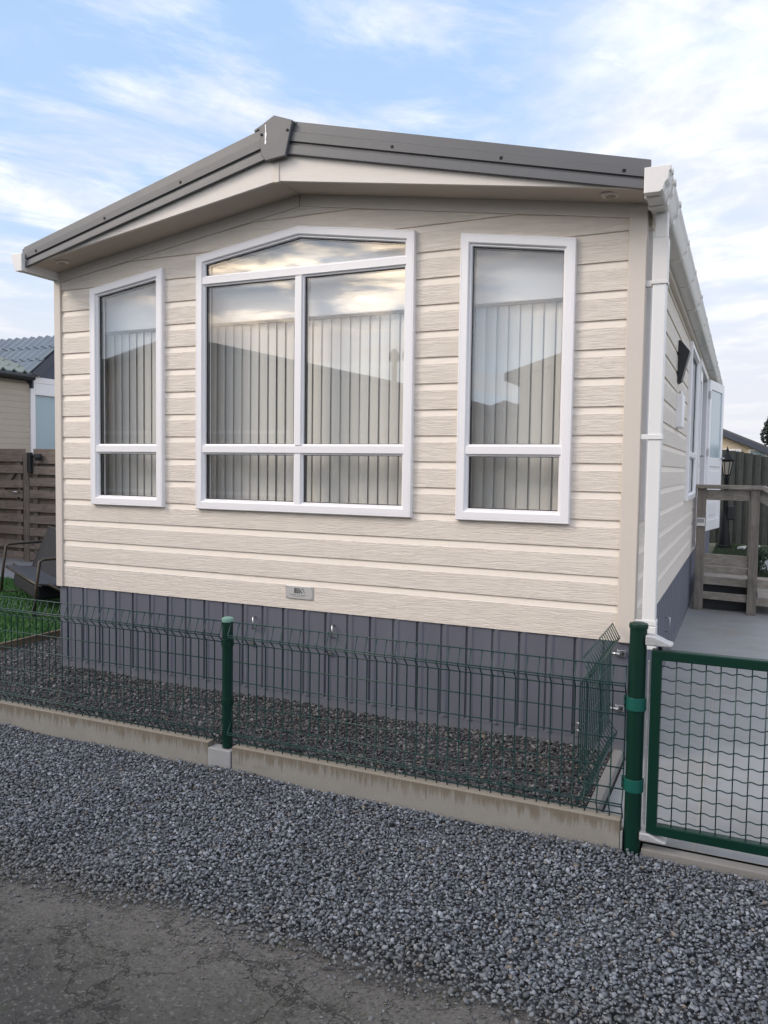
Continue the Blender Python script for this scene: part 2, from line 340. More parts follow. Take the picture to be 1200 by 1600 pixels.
# ------------------------------------------------------------------ mesh helpers
class MB:
    def __init__(s): s.v = []; s.f = []
    def box(s, x0, x1, y0, y1, z0, z1):
        b = len(s.v); s.v += [(x, y, z) for x in (x0, x1) for y in (y0, y1) for z in (z0, z1)]
        s.f += [tuple(b+i for i in q) for q in ((0, 1, 3, 2), (4, 6, 7, 5), (0, 4, 5, 1), (2, 3, 7, 6), (0, 2, 6, 4), (1, 5, 7, 3))]; return s
    def prism(s, poly, fn, a0, a1):
        """poly of 2D points swept from a0 to a1; fn(p, q, a) -> xyz"""
        b = len(s.v); n = len(poly)
        s.v += [fn(p, q, a0) for p, q in poly]+[fn(p, q, a1) for p, q in poly]
        s.f += [tuple(b+i for i in range(n)), tuple(b+n+i for i in reversed(range(n)))]
        s.f += [(b+i, b+n+i, b+n+(i+1) % n, b+(i+1) % n) for i in range(n)]; return s
    def px(s, poly, a0, a1): return s.prism(poly, lambda p, q, a: (a, p, q), a0, a1)     # poly in (y,z)
    def py(s, poly, a0, a1): return s.prism(poly, lambda p, q, a: (p, a, q), a0, a1)     # poly in (x,z)
    def pz(s, poly, a0, a1): return s.prism(poly, lambda p, q, a: (p, q, a), a0, a1)     # poly in (x,y)
    def tube(s, pts, r, n=6, cap=True):
        pts = [Vector(p) for p in pts]; rs = r if isinstance(r, (list, tuple)) else [r]*len(pts); b = len(s.v)
        up = None
        for i, p in enumerate(pts):
            d = (pts[min(i+1, len(pts)-1)]-pts[max(i-1, 0)]).normalized()
            if up is None: up = Vector((0, 0, 1)) if abs(d.z) < .8 else Vector((1, 0, 0))
            a = d.cross(up).normalized(); c = a.cross(d).normalized(); up = c
            for k in range(n):
                t = 2*math.pi*k/n; s.v.append(tuple(p+(a*math.cos(t)+c*math.sin(t))*rs[i]))
        for i in range(len(pts)-1):
            for k in range(n):
                s.f.append((b+i*n+k, b+i*n+(k+1) % n, b+(i+1)*n+(k+1) % n, b+(i+1)*n+k))
        if cap:
            s.f.append(tuple(b+k for k in reversed(range(n)))); e = b+(len(pts)-1)*n; s.f.append(tuple(e+k for k in range(n)))
        return s
    def lathe(s, prof, c, n=24):
        b = len(s.v)
        for r, z in prof:
            for k in range(n):
                t = 2*math.pi*k/n; s.v.append((c[0]+r*math.cos(t), c[1]+r*math.sin(t), c[2]+z))
        for i in range(len(prof)-1):
            for k in range(n): s.f.append((b+i*n+k, b+i*n+(k+1) % n, b+(i+1)*n+(k+1) % n, b+(i+1)*n+k))
        s.f.append(tuple(b+k for k in reversed(range(n)))); e = b+(len(prof)-1)*n; s.f.append(tuple(e+k for k in range(n))); return s
    def obox(s, p0, p1, wv, hv):
        """bar from p0 to p1 with half-width vector wv and half-height vector hv"""
        p0, p1, wv, hv = (Vector(q) for q in (p0, p1, wv, hv)); b = len(s.v)
        for p in (p0, p1):
            for a, c in ((-1, -1), (1, -1), (1, 1), (-1, 1)): s.v.append(tuple(p+wv*a+hv*c))
        s.f += [tuple(b+i for i in q) for q in ((0, 1, 2, 3), (7, 6, 5, 4), (0, 4, 5, 1), (1, 5, 6, 2), (2, 6, 7, 3), (3, 7, 4, 0))]; return s
    def mesh(s, name):
        me = bpy.data.meshes.new(name); me.from_pydata(s.v, [], s.f); me.validate()
        bm = bmesh.new(); bm.from_mesh(me); bmesh.ops.recalc_face_normals(bm, faces=bm.faces); bm.to_mesh(me); bm.free(); return me
    def build(s, name, material, parent=None, bevel=0, smooth=False, seg=2):
        o = bpy.data.objects.new(name, s.mesh(name)); COL.objects.link(o); o.data.materials.append(material)
        if parent: o.parent = parent
        if smooth:
            for p in o.data.polygons: p.use_smooth = True
        if bevel:
            md = o.modifiers.new('bevel', 'BEVEL'); md.width = bevel; md.segments = seg; md.limit_method = 'ANGLE'; md.angle_limit = math.radians(35)
        return o
def tag(o, label=None, cat=None, group=None, kind=None):
    for k, v in (('label', label), ('category', cat), ('group', group), ('kind', kind)):
        if v: o[k] = v
    return o
def empty(name, label, cat, group=None):
    o = bpy.data.objects.new(name, None); COL.objects.link(o); o.empty_display_size = .1; return tag(o, label, cat, group)
def autosmooth(o, ang=35):
    for p in o.data.polygons: p.use_smooth = True
    bm = bmesh.new(); bm.from_mesh(o.data)
    for e in bm.edges: e.smooth = len(e.link_faces) == 2 and e.calc_face_angle(0) < math.radians(ang)
    bm.to_mesh(o.data); bm.free(); return o
def boolcut(o, cutters):
    for c in cutters:
        md = o.modifiers.new('cut', 'BOOLEAN'); md.operation = 'DIFFERENCE'; md.object = c; md.solver = 'EXACT'
    bpy.context.view_layer.update()
    ev = o.evaluated_get(bpy.context.evaluated_depsgraph_get()); me = bpy.data.meshes.new_from_object(ev)
    o.modifiers.clear(); old = o.data; o.data = me; bpy.data.meshes.remove(old)
    for c in cutters:
        d = c.data; bpy.data.objects.remove(c); bpy.data.meshes.remove(d)

# ------------------------------------------------------------------ ground
def sheet(name, xs, ys, zf, material, kind='structure'):
    m = MB(); n = len(xs)
    m.v = [(x, y, zf(x, y)) for y in ys for x in xs]
    m.f = [(j*n+i, j*n+i+1, (j+1)*n+i+1, (j+1)*n+i) for j in range(len(ys)-1) for i in range(n-1)]
    me = bpy.data.meshes.new(name); me.from_pydata(m.v, [], m.f); o = bpy.data.objects.new(name, me); COL.objects.link(o); me.materials.append(material); o['kind'] = kind; return o
sheet('ground', [-600, -20, 20, 600], [-600, -20, 20, 600], lambda x, y: -.16, GROUND)
sheet('road', [-60, 60], [-6.3, -1.75], lambda x, y: -.128, ASPH)
def redge(x): return -2.06+.035*math.sin(x*2.3+.5)+.025*math.sin(x*5.1)+.015*math.sin(x*11.7+1)
def gz(y): return -.088-.030*max(0, (-.97-y))/1.1      # gravel verge falls slightly to the road
def verge():
    xs = np.linspace(-12, 9, 260); ys = np.linspace(0, 1, 12)
    v = []; 
    for t in ys:
        for x in xs:
            y = -.95+(redge(x)+.02+.95)*t; v.append((x, y, gz(y)-.008-(.004 if t == 1 else 0)))
    n = len(xs); f = [(j*n+i, (j+1)*n+i, (j+1)*n+i+1, j*n+i+1) for j in range(len(ys)-1) for i in range(n-1)]
    me = bpy.data.meshes.new('gravel_verge'); me.from_pydata(v, [], f); o = bpy.data.objects.new('gravel_verge', me); COL.objects.link(o); me.materials.append(GBED); o['kind'] = 'structure'
verge()
sheet('gravel_yard', [-.80, 3.93], [-.925, .12], lambda x, y: -.035, GBED)
sheet('gravel_strip', [-.80, .0], [.12, 11], lambda x, y: -.035, GBED)
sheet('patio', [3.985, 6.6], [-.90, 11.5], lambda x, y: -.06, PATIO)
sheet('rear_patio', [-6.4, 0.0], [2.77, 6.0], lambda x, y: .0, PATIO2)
sheet('opposite_verge', [-60, 60], [-20, -6.3], lambda x, y: -.11, GBED)

# stones: angular convex chips, one island each
def hull(npts, seed):
    r = np.random.default_rng(seed); p = r.normal(size=(npts, 3)); p /= np.linalg.norm(p, axis=1)[:, None]
    p *= r.uniform(.82, 1.05, size=(npts, 1)); bm = bmesh.new()
    for q in p: bm.verts.new(q*np.array((1.0, r.uniform(.62, .9), r.uniform(.38, .62))))
    res = bmesh.ops.convex_hull(bm, input=bm.verts); 
    bmesh.ops.delete(bm, geom=[g for g in res['geom_interior'] if isinstance(g, bmesh.types.BMVert)], context='VERTS')
    bm.verts.ensure_lookup_table(); bm.verts.index_update()
    v = np.array([x.co[:] for x in bm.verts]); f = np.array([[y.index for y in x.verts] for x in bm.faces if len(x.verts) == 3]); bm.free(); return v, f
PROTO = [hull(13, 100+i) for i in range(14)]
def scatter(name, pts, size, material, label, cat='gravel'):
    n = len(pts); kind = rng.integers(0, len(PROTO), n); V = []; F = []; base = 0
    yaw = rng.uniform(0, 2*np.pi, n); tx = rng.normal(0, .42, n); ty = rng.normal(0, .42, n)
    for k, (pv, pf) in enumerate(PROTO):
        ix = np.nonzero(kind == k)[0]
        if not len(ix): continue
        cz, sz, cx, sx, cy, sy = np.cos(yaw[ix]), np.sin(yaw[ix]), np.cos(tx[ix]), np.sin(tx[ix]), np.cos(ty[ix]), np.sin(ty[ix])
        o = np.zeros_like(cz); e = np.ones_like(cz)
        Rz = np.stack([np.stack([cz, -sz, o], 1), np.stack([sz, cz, o], 1), np.stack([o, o, e], 1)], 1)
        Rx = np.stack([np.stack([e, o, o], 1), np.stack([o, cx, -sx], 1), np.stack([o, sx, cx], 1)], 1)
        Ry = np.stack([np.stack([cy, o, sy], 1), np.stack([o, e, o], 1), np.stack([-sy, o, cy], 1)], 1)
        R = Rx@Ry@Rz
        vv = np.einsum('nij,vj->nvi', R, pv)*size[ix][:, None, None]+pts[ix][:, None, :]
        V.append(vv.reshape(-1, 3)); m = len(pv)
        F.append((pf[None]+(np.arange(len(ix))*m)[:, None, None]+base).reshape(-1, 3)); base += m*len(ix)
    V = np.concatenate(V); F = np.concatenate(F)
    me = bpy.data.meshes.new(name); me.vertices.add(len(V)); me.vertices.foreach_set('co', V.ravel().astype(np.float32))
    me.loops.add(F.size); me.loops.foreach_set('vertex_index', F.ravel().astype(np.int32))
    me.polygons.add(len(F)); me.polygons.foreach_set('loop_start', np.arange(0, F.size, 3, dtype=np.int32)); me.polygons.foreach_set('loop_total', np.full(len(F), 3, dtype=np.int32))
    me.update(calc_edges=True); me.materials.append(material)
    o = bpy.data.objects.new(name, me); COL.objects.link(o); o['kind'] = 'stuff'; o['label'] = label; o['category'] = cat; return o
def jitter(x0, x1, y0, y1, d):
    nx, ny = int((x1-x0)/d), int((y1-y0)/d); gx, gy = np.meshgrid(np.arange(nx), np.arange(ny))
    return x0+(gx.ravel()+.5+rng.uniform(-.55, .55, gx.size))*d, y0+(gy.ravel()+.5+rng.uniform(-.55, .55, gx.size))*d
def stones_front():
    P_ = []; Z = []
    for lay in range(2):
        x, y = jitter(-1.6, 5.7, -2.3, -.975, .0150 if lay == 0 else .0205)
        ed = np.array([redge(a) for a in x]); dist = y-ed
        keep = rng.uniform(size=len(x)) < np.clip((dist+.08)/.09, 0, 1)**1.3
        if lay: keep &= dist > .06
        x, y = x[keep], y[keep]; lump = .006*np.sin(x*3.1+y*5)+.005*np.sin(x*7.3-y*4.1)
        z = np.array([gz(a) for a in y])+lump+.004+lay*.007+rng.uniform(-.004, .004, len(x))
        P_.append(np.stack([x, y, z], 1))
    # far left and right, coarser, plus strays on the asphalt
    x, y = jitter(-7, -1.6, -2.05, -.975, .03); P_.append(np.stack([x, y, np.array([gz(a) for a in y])+.004], 1))
    NS = 2600; x = rng.uniform(-.5, 5.5, NS); y = np.array([redge(a) for a in x])-np.abs(rng.standard_exponential(NS)*.075); P_.append(np.stack([x, y, np.full(NS, -.1255)], 1))
    pts = np.concatenate(P_); size = rng.lognormal(math.log(.0084), .34, len(pts)).clip(.003, .0155); size[-NS:] *= rng.uniform(.25, .85, NS)
    scatter('gravel', pts, size, STONE, 'grey slate gravel chippings on the verge between road and kerb')
stones_front()
def stones_yard():
    x, y = jitter(-.79, 3.92, -.925, .03, .0170); z = -.026+.006*np.sin(x*4+y*3)+rng.uniform(-.005, .005, len(x))
    x2, y2 = jitter(-.79, -.01, .03, 2.6, .026)
    pts = np.concatenate([np.stack([x, y, z], 1), np.stack([x2, y2, np.full(len(x2), -.027)], 1)])
    scatter('gravel', pts, rng.lognormal(math.log(.0098), .32, len(pts)), STONE2, 'dark grey gravel inside the fence below the caravan skirting')
stones_yard()

# lawn, left of the caravan
sheet('lawn_base', [-6.4, -.83], [-.9, 2.77], lambda x, y: .005, TURF)
def blades(name, x0, x1, y0, y1, z, n, h, label, matl=None):
    x = rng.uniform(x0, x1, n); y = rng.uniform(y0, y1, n); a = rng.uniform(0, 2*np.pi, n); hh = h*rng.uniform(.6, 1.2, n); lx, ly = rng.normal(0, h*.45, n), rng.normal(0, h*.45, n)
    wd = .0035; dx_, dy_ = np.cos(a)*wd, np.sin(a)*wd
    V = np.empty((n, 3, 3)); V[:, 0] = np.stack([x-dx_, y-dy_, np.full(n, z)], 1); V[:, 1] = np.stack([x+dx_, y+dy_, np.full(n, z)], 1); V[:, 2] = np.stack([x+lx, y+ly, z+hh], 1)
    me = bpy.data.meshes.new(name); me.from_pydata(V.reshape(-1, 3).tolist(), [], np.arange(n*3).reshape(-1, 3).tolist()); me.materials.append(matl or BLADE)
    o = bpy.data.objects.new(name, me); COL.objects.link(o); tag(o, label, 'lawn', kind='stuff'); return o
blades('lawn', -3.9, -.83, -.6, 2.77, .005, 60000, .035, 'bright green short lawn to the left of the caravan')

# ------------------------------------------------------------------ kerb and fence
kl = MB().box(-2.6, 2.052, -.97, -.915, -.30, .038).build('concrete_kerb', CONC, bevel=.004)
tag(kl, 'longer stained concrete kerb board left of the short green post', 'kerb', 'concrete kerb boards under the wire fence')
kr = MB().box(2.198, 4.092, -.97, -.915, -.30, .038).build('concrete_kerb', CONC, bevel=.004)
tag(kr, 'stained concrete kerb board between the short green post and the gate post', 'kerb', 'concrete kerb boards under the wire fence')
ke = MB().box(3.925, 3.972, -.91, .03, -.2, -.012).build('concrete_edging', CONC2, bevel=.004)
tag(ke, 'narrow brown concrete edging strip running from the kerb to the caravan corner', 'edging')
kf = MB().box(4.175, 6.6, -.962, -.905, -.25, -.064).build('edging_stone', CONC2, bevel=.004)
tag(kf, 'low flat concrete edging stone under the green gate', 'edging')
eg = MB().box(-.83, -.80, -.9, 2.77, -.2, .022).build('timber_edging', EDGEW, bevel=.003)
tag(eg, 'thin timber edging between green lawn and gravel', 'edging')

VZ = [(.665, 0), (.602, -.030), (.592, -.030), (.560, 0), (.465, 0), (.365, 0), (.245, 0), (.158, 0), (.106, -.030), (.096, -.030), (.055, 0)]
def wire_panel(name, x0, x1, y, fn=None, sgn=1):
    """welded mesh panel with two V folds; fn maps (along, out, z) to xyz"""
    fn = fn or (lambda a, o, z: (a, y+o, z)); m = MB(); n = int(round((x1-x0)/.05))
    for i in range(n+1):
        a = x0+(x1-x0)*i/n
        pr = [(.668, -.002), (.602, -.030), (.594, -.032), (.588, -.029), (.560, 0), (.35, 0), (.158, 0), (.106, -.030), (.100, -.032), (.094, -.030), (.055, 0), (.036, 0)]
        j = random.uniform(-.0006, .0006)
        m.tube([fn(a+j, o, z) for z, o in pr], .0029, 6)
    for z, o in VZ: m.tube([fn(x0-.002, o-.0042, z), fn((x0+x1)/2, o-.0042, z), fn(x1+.002, o-.0042, z)], .0029, 6)
    return m.build(name, GREENW, smooth=True)
G_ = 'green welded mesh fence panels'
fpl = wire_panel('mesh_fence', -.38, 2.118, -.938); tag(fpl, 'long green wire mesh panel left of the short post, reaching past the lawn', 'fence', G_)
fpr = wire_panel('mesh_fence', 2.172, 4.095, -.938); tag(fpr, 'green wire mesh panel between the short post and the tall gate post', 'fence', G_)
fps = wire_panel('mesh_fence', -.90, -.055, 0, lambda a, o, z: (3.905-o*1.25, a, z+.003)); tag(fps, 'short green wire mesh panel turned back from the kerb to the caravan corner', 'fence', G_)

def post(x, y, z0, z1, r, label):
    e = empty('fence_post', label, 'post', 'round green fence posts')
    e.location = (x, y, z0)
    h = z1-z0
    MB().lathe([(r, 0), (r, h)], (0, 0, 0), 28).build('shaft', GREEN, e, smooth=False)
    autosmooth(e.children[0])
    c = MB().lathe([(r+.003, 0), (r+.004, .012), (r+.002, .019), (r*.7, .023), (.002, .024)], (0, 0, h-.004), 28).build('cap', CAPM if r < .03 else GREEN, e); autosmooth(c)
    return e
def clamp(e, z, r, h, side, material=GREENC):
    m = MB(); n = 20; b = 0; pr = []
    a0, a1 = math.radians(-205), math.radians(25)
    for rr in (r+.001, r+.005):
        for k in range(n+1):
            t = a0+(a1-a0)*k/n; pr.append((rr*math.cos(t), rr*math.sin(t)))
    inner, outer = pr[:n+1], pr[n+1:]
    m.pz(outer+inner[::-1], z, z+h)
    m.box(-r-.016, -r+.002, .004, .010, z, z+h)
    o = m.build('clamp', material, e, bevel=.001)
    for dz_ in (.25, .75):
        MB().tube([(-r-.010, .006, z+h*dz_), (-r-.010, -.004, z+h*dz_)], .004, 8).build('bolt', BLACK, o)
    return o
p1 = post(2.146, -.934, .02, .668, .0265, 'short green fence post with pale flat cap set in a concrete shoe')
clamp(p1, .520, .0265, .038, 1, GREEN); clamp(p1, .215, .0265, .038, 1, GREEN)
sh = MB().box(2.054, 2.193, -.976, -.905, -.30, .014).build('post_shoe', ALU, bevel=.004); tag(sh, 'pale grey concrete shoe under the short green post', 'post shoe')
p2 = post(4.136, -.94, -.30, .83, .0335, 'tall thick green gate post with two lighter green clamps')
clamp(p2, .795, .0335, .052, 1); clamp(p2, .462, .0335, .052, 1)
sh2 = MB().box(4.094, 4.1015, -.972, -.92, -.30, -.005).build('kerb_end_plate', ALU, bevel=.002); tag(sh2, 'thin grey end plate between kerb and tall gate post', 'end plate')
for z in (.505, .215):
    t = empty('wall_bracket', ('upper' if z > .4 else 'lower')+' steel bracket holding the short wire panel to the grey skirting', 'bracket', 'steel brackets on the skirting'); t.location = (3.95, 0, z)
    MB().box(-.022, .022, -.006, .0, -.018, .018).build('plate', STEEL, t, bevel=.004)
    MB().tube([(-.045, -.018, .0), (-.005, -.018, 0)], .008, 12).build('rod', STEEL, t, smooth=True)
    MB().tube([(.010, -.005, .0), (.010, -.011, 0)], .006, 10).build('bolt', BLACK, t)
for z in (.345, .325):
    pass
tcl = MB().tube([(3.905, -.94, .402), (3.905, -.955, .402)], .007, 10).tube([(3.905, -.94, .372), (3.905, -.955, .372)], .007, 10).build('panel_clip', STEEL); tag(tcl, 'small double steel clip joining the two wire panels at the corner', 'clip')

# gate
gt = empty('gate', 'low green framed gate with crimped wire mesh over grey tiles', 'gate'); gt.location = (4.19, -.94, 0)
GW, GZ0, GZ1, FW = 1.05, .000, .748, .040
fr = MB(); ol = [(0, GZ0), (GW, GZ0), (GW, GZ1), (0, GZ1)]; il = [(FW, GZ0+FW), (GW-FW, GZ0+FW), (GW-FW, GZ1-FW), (FW, GZ1-FW)]
b0 = len(fr.v)
for y in (-.02, .02):
    fr.v += [(p, y, q) for p, q in ol]+[(p, y, q) for p, q in il]
for i in range(4):
    j = (i+1) % 4
    fr.f += [(i, j, 4+j, 4+i), (8+j, 8+i, 12+i, 12+j), (j, i, 8+i, 8+j), (4+i, 4+j, 12+j, 12+i)]
fr.build('frame', GREEN, gt, bevel=.004)
gm = MB(); nv = 17
for i in range(1, nv+1):
    x = FW+(GW-2*FW)*i/(nv+1)+random.uniform(-.001, .001); gm.tube([(x, .0, GZ0+FW-.004), (x+random.uniform(-.001, .001), .0, GZ1-FW+.004)], .0026, 6)
pit = (GW-2*FW)/(nv+1)
for j in range(13):
    z = GZ0+FW+.022+j*.0515; pts = []
    n = int((GW-2*FW)/pit*10)
    for k in range(n+1):
        u = k/10; pts.append((FW-.004+(GW-2*FW+.008)*k/n, .0042*math.cos(math.pi*u)*-1, z+.0032*math.sin(2*math.pi*u)+.001*math.cos(math.pi*u)))
    gm.tube(pts, .0026, 6)
gm.build('wire_mesh', GREENW, gt, smooth=True)
for z, hh in ((.764, .034), (-.028, .028)):
    h = MB().py([(-.024, z), (.076, z), (.080, z+hh*.35), (.052, z+hh*.62), (.012, z+hh*1.15), (-.024, z+hh*1.2)], -.032, .030).build('hinge', GALV, gt, bevel=.005)
MB().box(-.014, -.006, -.006, .004, .03, .70).build('stop_strip', GALV, gt, bevel=.001)
MB().tube([(.03, 0, GZ1-.002), (.03, 0, .766)], .008, 10).build('pin', BLACKM, gt)
p3 = post(5.29, -.94, -.30, .83, .0335, 'tall green gate post at the far end of the gate, beyond the frame')

# ------------------------------------------------------------------ the static caravan
CV = empty('static_caravan', 'cream clad static caravan with dark grey gable trim and white windows on slate skirting', 'caravan')
L_ = 10.6; ZB = .567; LINES = [2.525+.1475*k for k in range(4, -14, -1)]
LINES = [z for z in LINES if z > ZB+.10]
def board_profile(ztop):
    """(depth, z) from the bottom up; depth 0 is the face, positive goes into the wall"""
    pts = [(.0, ZB)]; zs = sorted(LINES)+[ztop]
    lo = ZB
    for zt in zs:
        if zt > ztop: zt = ztop
        if zt-lo > .06:
            pts += [(0.0, lo+.002), (0.0, zt-.040), (.0020, zt-.037), (.0105, zt-.001)]
        lo = zt
        if zt >= ztop: break
        pts += [(.0105, zt), (.0, zt)]
    out = []
    for p in pts:
        if not out or (abs(out[-1][0]-p[0])+abs(out[-1][1]-p[1])) > 1e-5: out.append(p)
    return out
def cutter(poly, y0, y1, ax='y'):
    m = MB(); (m.py if ax == 'y' else m.px)(poly, y0, y1); o = bpy.data.objects.new('cutter', m.mesh('cutter')); COL.objects.link(o); return o
def inset(poly, d):
    """move every edge of a convex polygon inwards"""
    n = len(poly); area = sum(poly[i][0]*poly[(i+1) % n][1]-poly[(i+1) % n][0]*poly[i][1] for i in range(n)); s = 1 if area > 0 else -1
    ed = []
    for i in range(n):
        (x0, y0), (x1, y1) = poly[i], poly[(i+1) % n]; l = math.hypot(x1-x0, y1-y0); nx, ny = -(y1-y0)/l*s, (x1-x0)/l*s
        ed.append((nx, ny, nx*x0+ny*y0+d))
    out = []
    for i in range(n):
        a, b = ed[i-1], ed[i]; det = a[0]*b[1]-a[1]*b[0]; out.append(((a[2]*b[1]-a[1]*b[2])/det, (a[0]*b[2]-a[2]*b[0])/det))
    return out
WB = 1.167
win_l = [(.335, WB), (.968, WB), (.968, 2.748), (.335, 2.657)]
win_c = [(1.239, WB), (2.761, WB), (2.761, 2.792), (2.0, 2.903), (1.239, 2.792)]
win_r = [(4-x, z) for x, z in win_l][::-1]; win_r = [win_r[-1]]+win_r[:-1]
win_r = [(3.032, WB), (3.665, WB), (3.665, 2.657), (3.032, 2.748)]
prof = board_profile(3.16)
fw = MB(); fw.px([(d, z) for d, z in prof]+[(.07, 3.16), (.07, ZB)], .01, 3.99)
front = fw.build('front_wall', CREAM, CV)
SOFZ = lambda x: 2.79+.15*min(x, 4-x)
topc = cutter([(-.5, 2.72+.012), (2.0, 3.095+.012), (4.5, 2.72+.012), (4.5, 3.6), (-.5, 3.6)], -.2, .3)
boolcut(front, [topc]+[cutter(inset(q, .025), -.2, .3) for q in (win_l, win_c, win_r)])
# side walls
SIDE_WIN = [[(.15, 1.19), (.55, 1.19), (.55, 2.70), (.15, 2.70)], [(3.67, 1.18), (4.95, 1.18), (4.95, 2.66), (3.67, 2.66)], [(8.6, 1.18), (9.7, 1.18), (9.7, 2.66), (8.6, 2.66)]]
DOOR = [(5.20, .62), (7.10, .62), (7.10, 2.70), (5.20, 2.70)]
sp = board_profile(2.80)
sw = MB(); sw.py([(4.0-d, z) for d, z in sp]+[(3.93, 2.80), (3.93, ZB)], .075, L_); side = sw.build('side_wall', CREAM, CV)
boolcut(side, [cutter(inset(q, .025), 3.8, 4.2, 'x') for q in SIDE_WIN+[DOOR]])
lw = MB(); lw.py([(d, z) for d, z in sp]+[(.07, 2.80), (.07, ZB)], .075, L_); lw.build('side_wall', CREAM, CV)
MB().py([(.07, ZB), (3.93, ZB), (3.93, 2.79), (2, 3.1), (.07, 2.79)], L_-.08, L_-.005).build('rear_wall', CREAM, CV)
# corner trims
MB().box(3.925, 4.012, -.012, .006, ZB-.004, 2.795).box(3.994, 4.012, .006, .07, ZB-.004, 2.795).build('corner_trim', TRIM, CV, bevel=.004)
MB().box(-.012, .048, -.012, .006, ZB-.004, 2.795).box(-.012, .006, .006, .07, ZB-.004, 2.795).build('corner_trim', TRIM, CV, bevel=.004)
MB().box(3.95, 4.012, L_-.05, L_+.01, ZB-.004, 2.80).build('corner_trim', TRIM, CV, bevel=.004)
# cornice band under the soffit
for sgn in (0, 1):
    fx = (lambda x: x) if sgn == 0 else (lambda x: 4-x)
    xa, xb = (.05, 1.995)
    q = [(fx(xa), SOFZ(xa)-.070), (fx(xb), SOFZ(2.0)-.070), (fx(xb), SOFZ(2.0)+.008), (fx(xa), SOFZ(xa)+.008)]
    MB().py(q, -.010, .008).build('cornice', TRIM, CV, bevel=.003)
# soffit and fascia
YF = -.27
for sgn in (0, 1):
    fx = (lambda x: x) if sgn == 0 else (lambda x: 4-x)
    q = [(fx(-.03), SOFZ(-.03)), (fx(1.999), SOFZ(1.999)), (fx(1.999), SOFZ(1.999)+.018), (fx(-.03), SOFZ(-.03)+.018)]
    MB().py(q, YF+.022, .05).build('soffit', SOFFIT, CV, bevel=.002)
    q = [(fx(-.02), SOFZ(-.02)-.006), (fx(1.99), SOFZ(1.99)-.006), (fx(1.99), 3.30), (fx(.55), 2.93), (fx(-.02), 2.79)]
    MB().py(q, YF, YF+.020).build('fascia', FASCIA, CV, bevel=.002)
MB().box(1.982, 2.018, YF-.006, YF+.02, 3.075, 3.26).build('fascia_joint', TRIM, CV, bevel=.002)
# barge boards: folded metal sections
def barge(right):
    x_e = 4.052 if right else .014; sg = -1 if right else 1; m = MB()
    cs = [(0, .0), (0.0, -.012), (.30, -.014), (.33, -.022), (.60, -.022), (.63, -.008), (.69, -.008), (.72, -.020), (.97, -.022), (1.0, -.026), (1.0, -.012), (1.0, .0)]
    N = 24; b = len(m.v)
    for i in range(N+1):
        d = 2.03*i/N; x = x_e+sg*d; zt = 2.903+.2525*d; zb = 2.764+.229*d
        for t, o in cs: m.v.append((x, YF-.004+o, zt+(zb-zt)*t))
    k = len(cs)
    for i in range(N):
        for j in range(k): m.f.append((b+i*k+j, b+i*k+(j+1) % k, b+(i+1)*k+(j+1) % k, b+(i+1)*k+j))
    m.f += [tuple(b+j for j in range(k)), tuple(b+N*k+j for j in reversed(range(k)))]
    o = m.build('barge_board', ANTH, CV)
    for d in (.12, .72, 1.32):
        zt = 2.903+.2525*d; zb = 2.764+.229*d; MB().lathe([(.009, 0), (.008, .004), (.003, .006)], (0, 0, 0), 12)
        zz = zt+(zb-zt)*.47; x = x_e+sg*d
        MB().tube([(x, YF-.024, zz), (x, YF-.030, zz)], [.010, .007], 12).build('bolt', BLACKM, o)
    return o
barge(True); barge(False)
capo = MB().py([(1.908, 3.383), (2.006, 3.432), (2.130, 3.386), (2.084, 3.196), (1.952, 3.186), (1.922, 3.225)], YF-.048, YF-.024).build('ridge_cap', ANTH, CV, bevel=.005)
MB().py([(1.951, 3.385), (1.957, 3.388), (1.959, 3.345), (1.962, 3.335), (1.958, 3.300), (1.962, 3.290), (1.957, 3.276), (1.949, 3.280), (1.951, 3.30), (1.950, 3.335), (1.953, 3.35)], YF-.0505, YF-.046).build('sealant_streak', WHITE, capo)
for x, z in ((1.927, 3.335), (2.098, 3.335)): MB().tube([(x, YF-.046, z), (x, YF-.054, z)], [.009, .006], 12).build('bolt', BLACKM, capo)
# roof slabs
rf = MB()
for sg, xe in ((1, -.018), (-1, 4.035)):
    q = [(xe, 2.815), (2.0+.004*sg*-1, 3.325), (2.0+.004*sg*-1, 3.405), (xe, 2.898)]; rf.py(q, YF-.001, L_+.2)
rf.build('roof', ROOFM, CV)
MB().py([(1.86, 3.372), (2.0, 3.425), (2.14, 3.372), (2.14, 3.384), (2.0, 3.44), (1.86, 3.384)], YF-.02, L_+.2).build('ridge_tile', ROOFM, CV)
for x in (.215, 3.85):
    z = SOFZ(x); t = MB().lathe([(.028, -.010), (.040, -.008), (.046, -.001), (.046, .004)], (x, -.15, z-.002), 24).build('soffit_light', TRIM, CV, smooth=True)
    MB().lathe([(.024, -.0125), (.026, -.004)], (x, -.15, z-.002), 20).build('lens', simple('light_lens', (.30, .24, .18), .3) if x < 1 else bpy.data.materials['light_lens'], t)
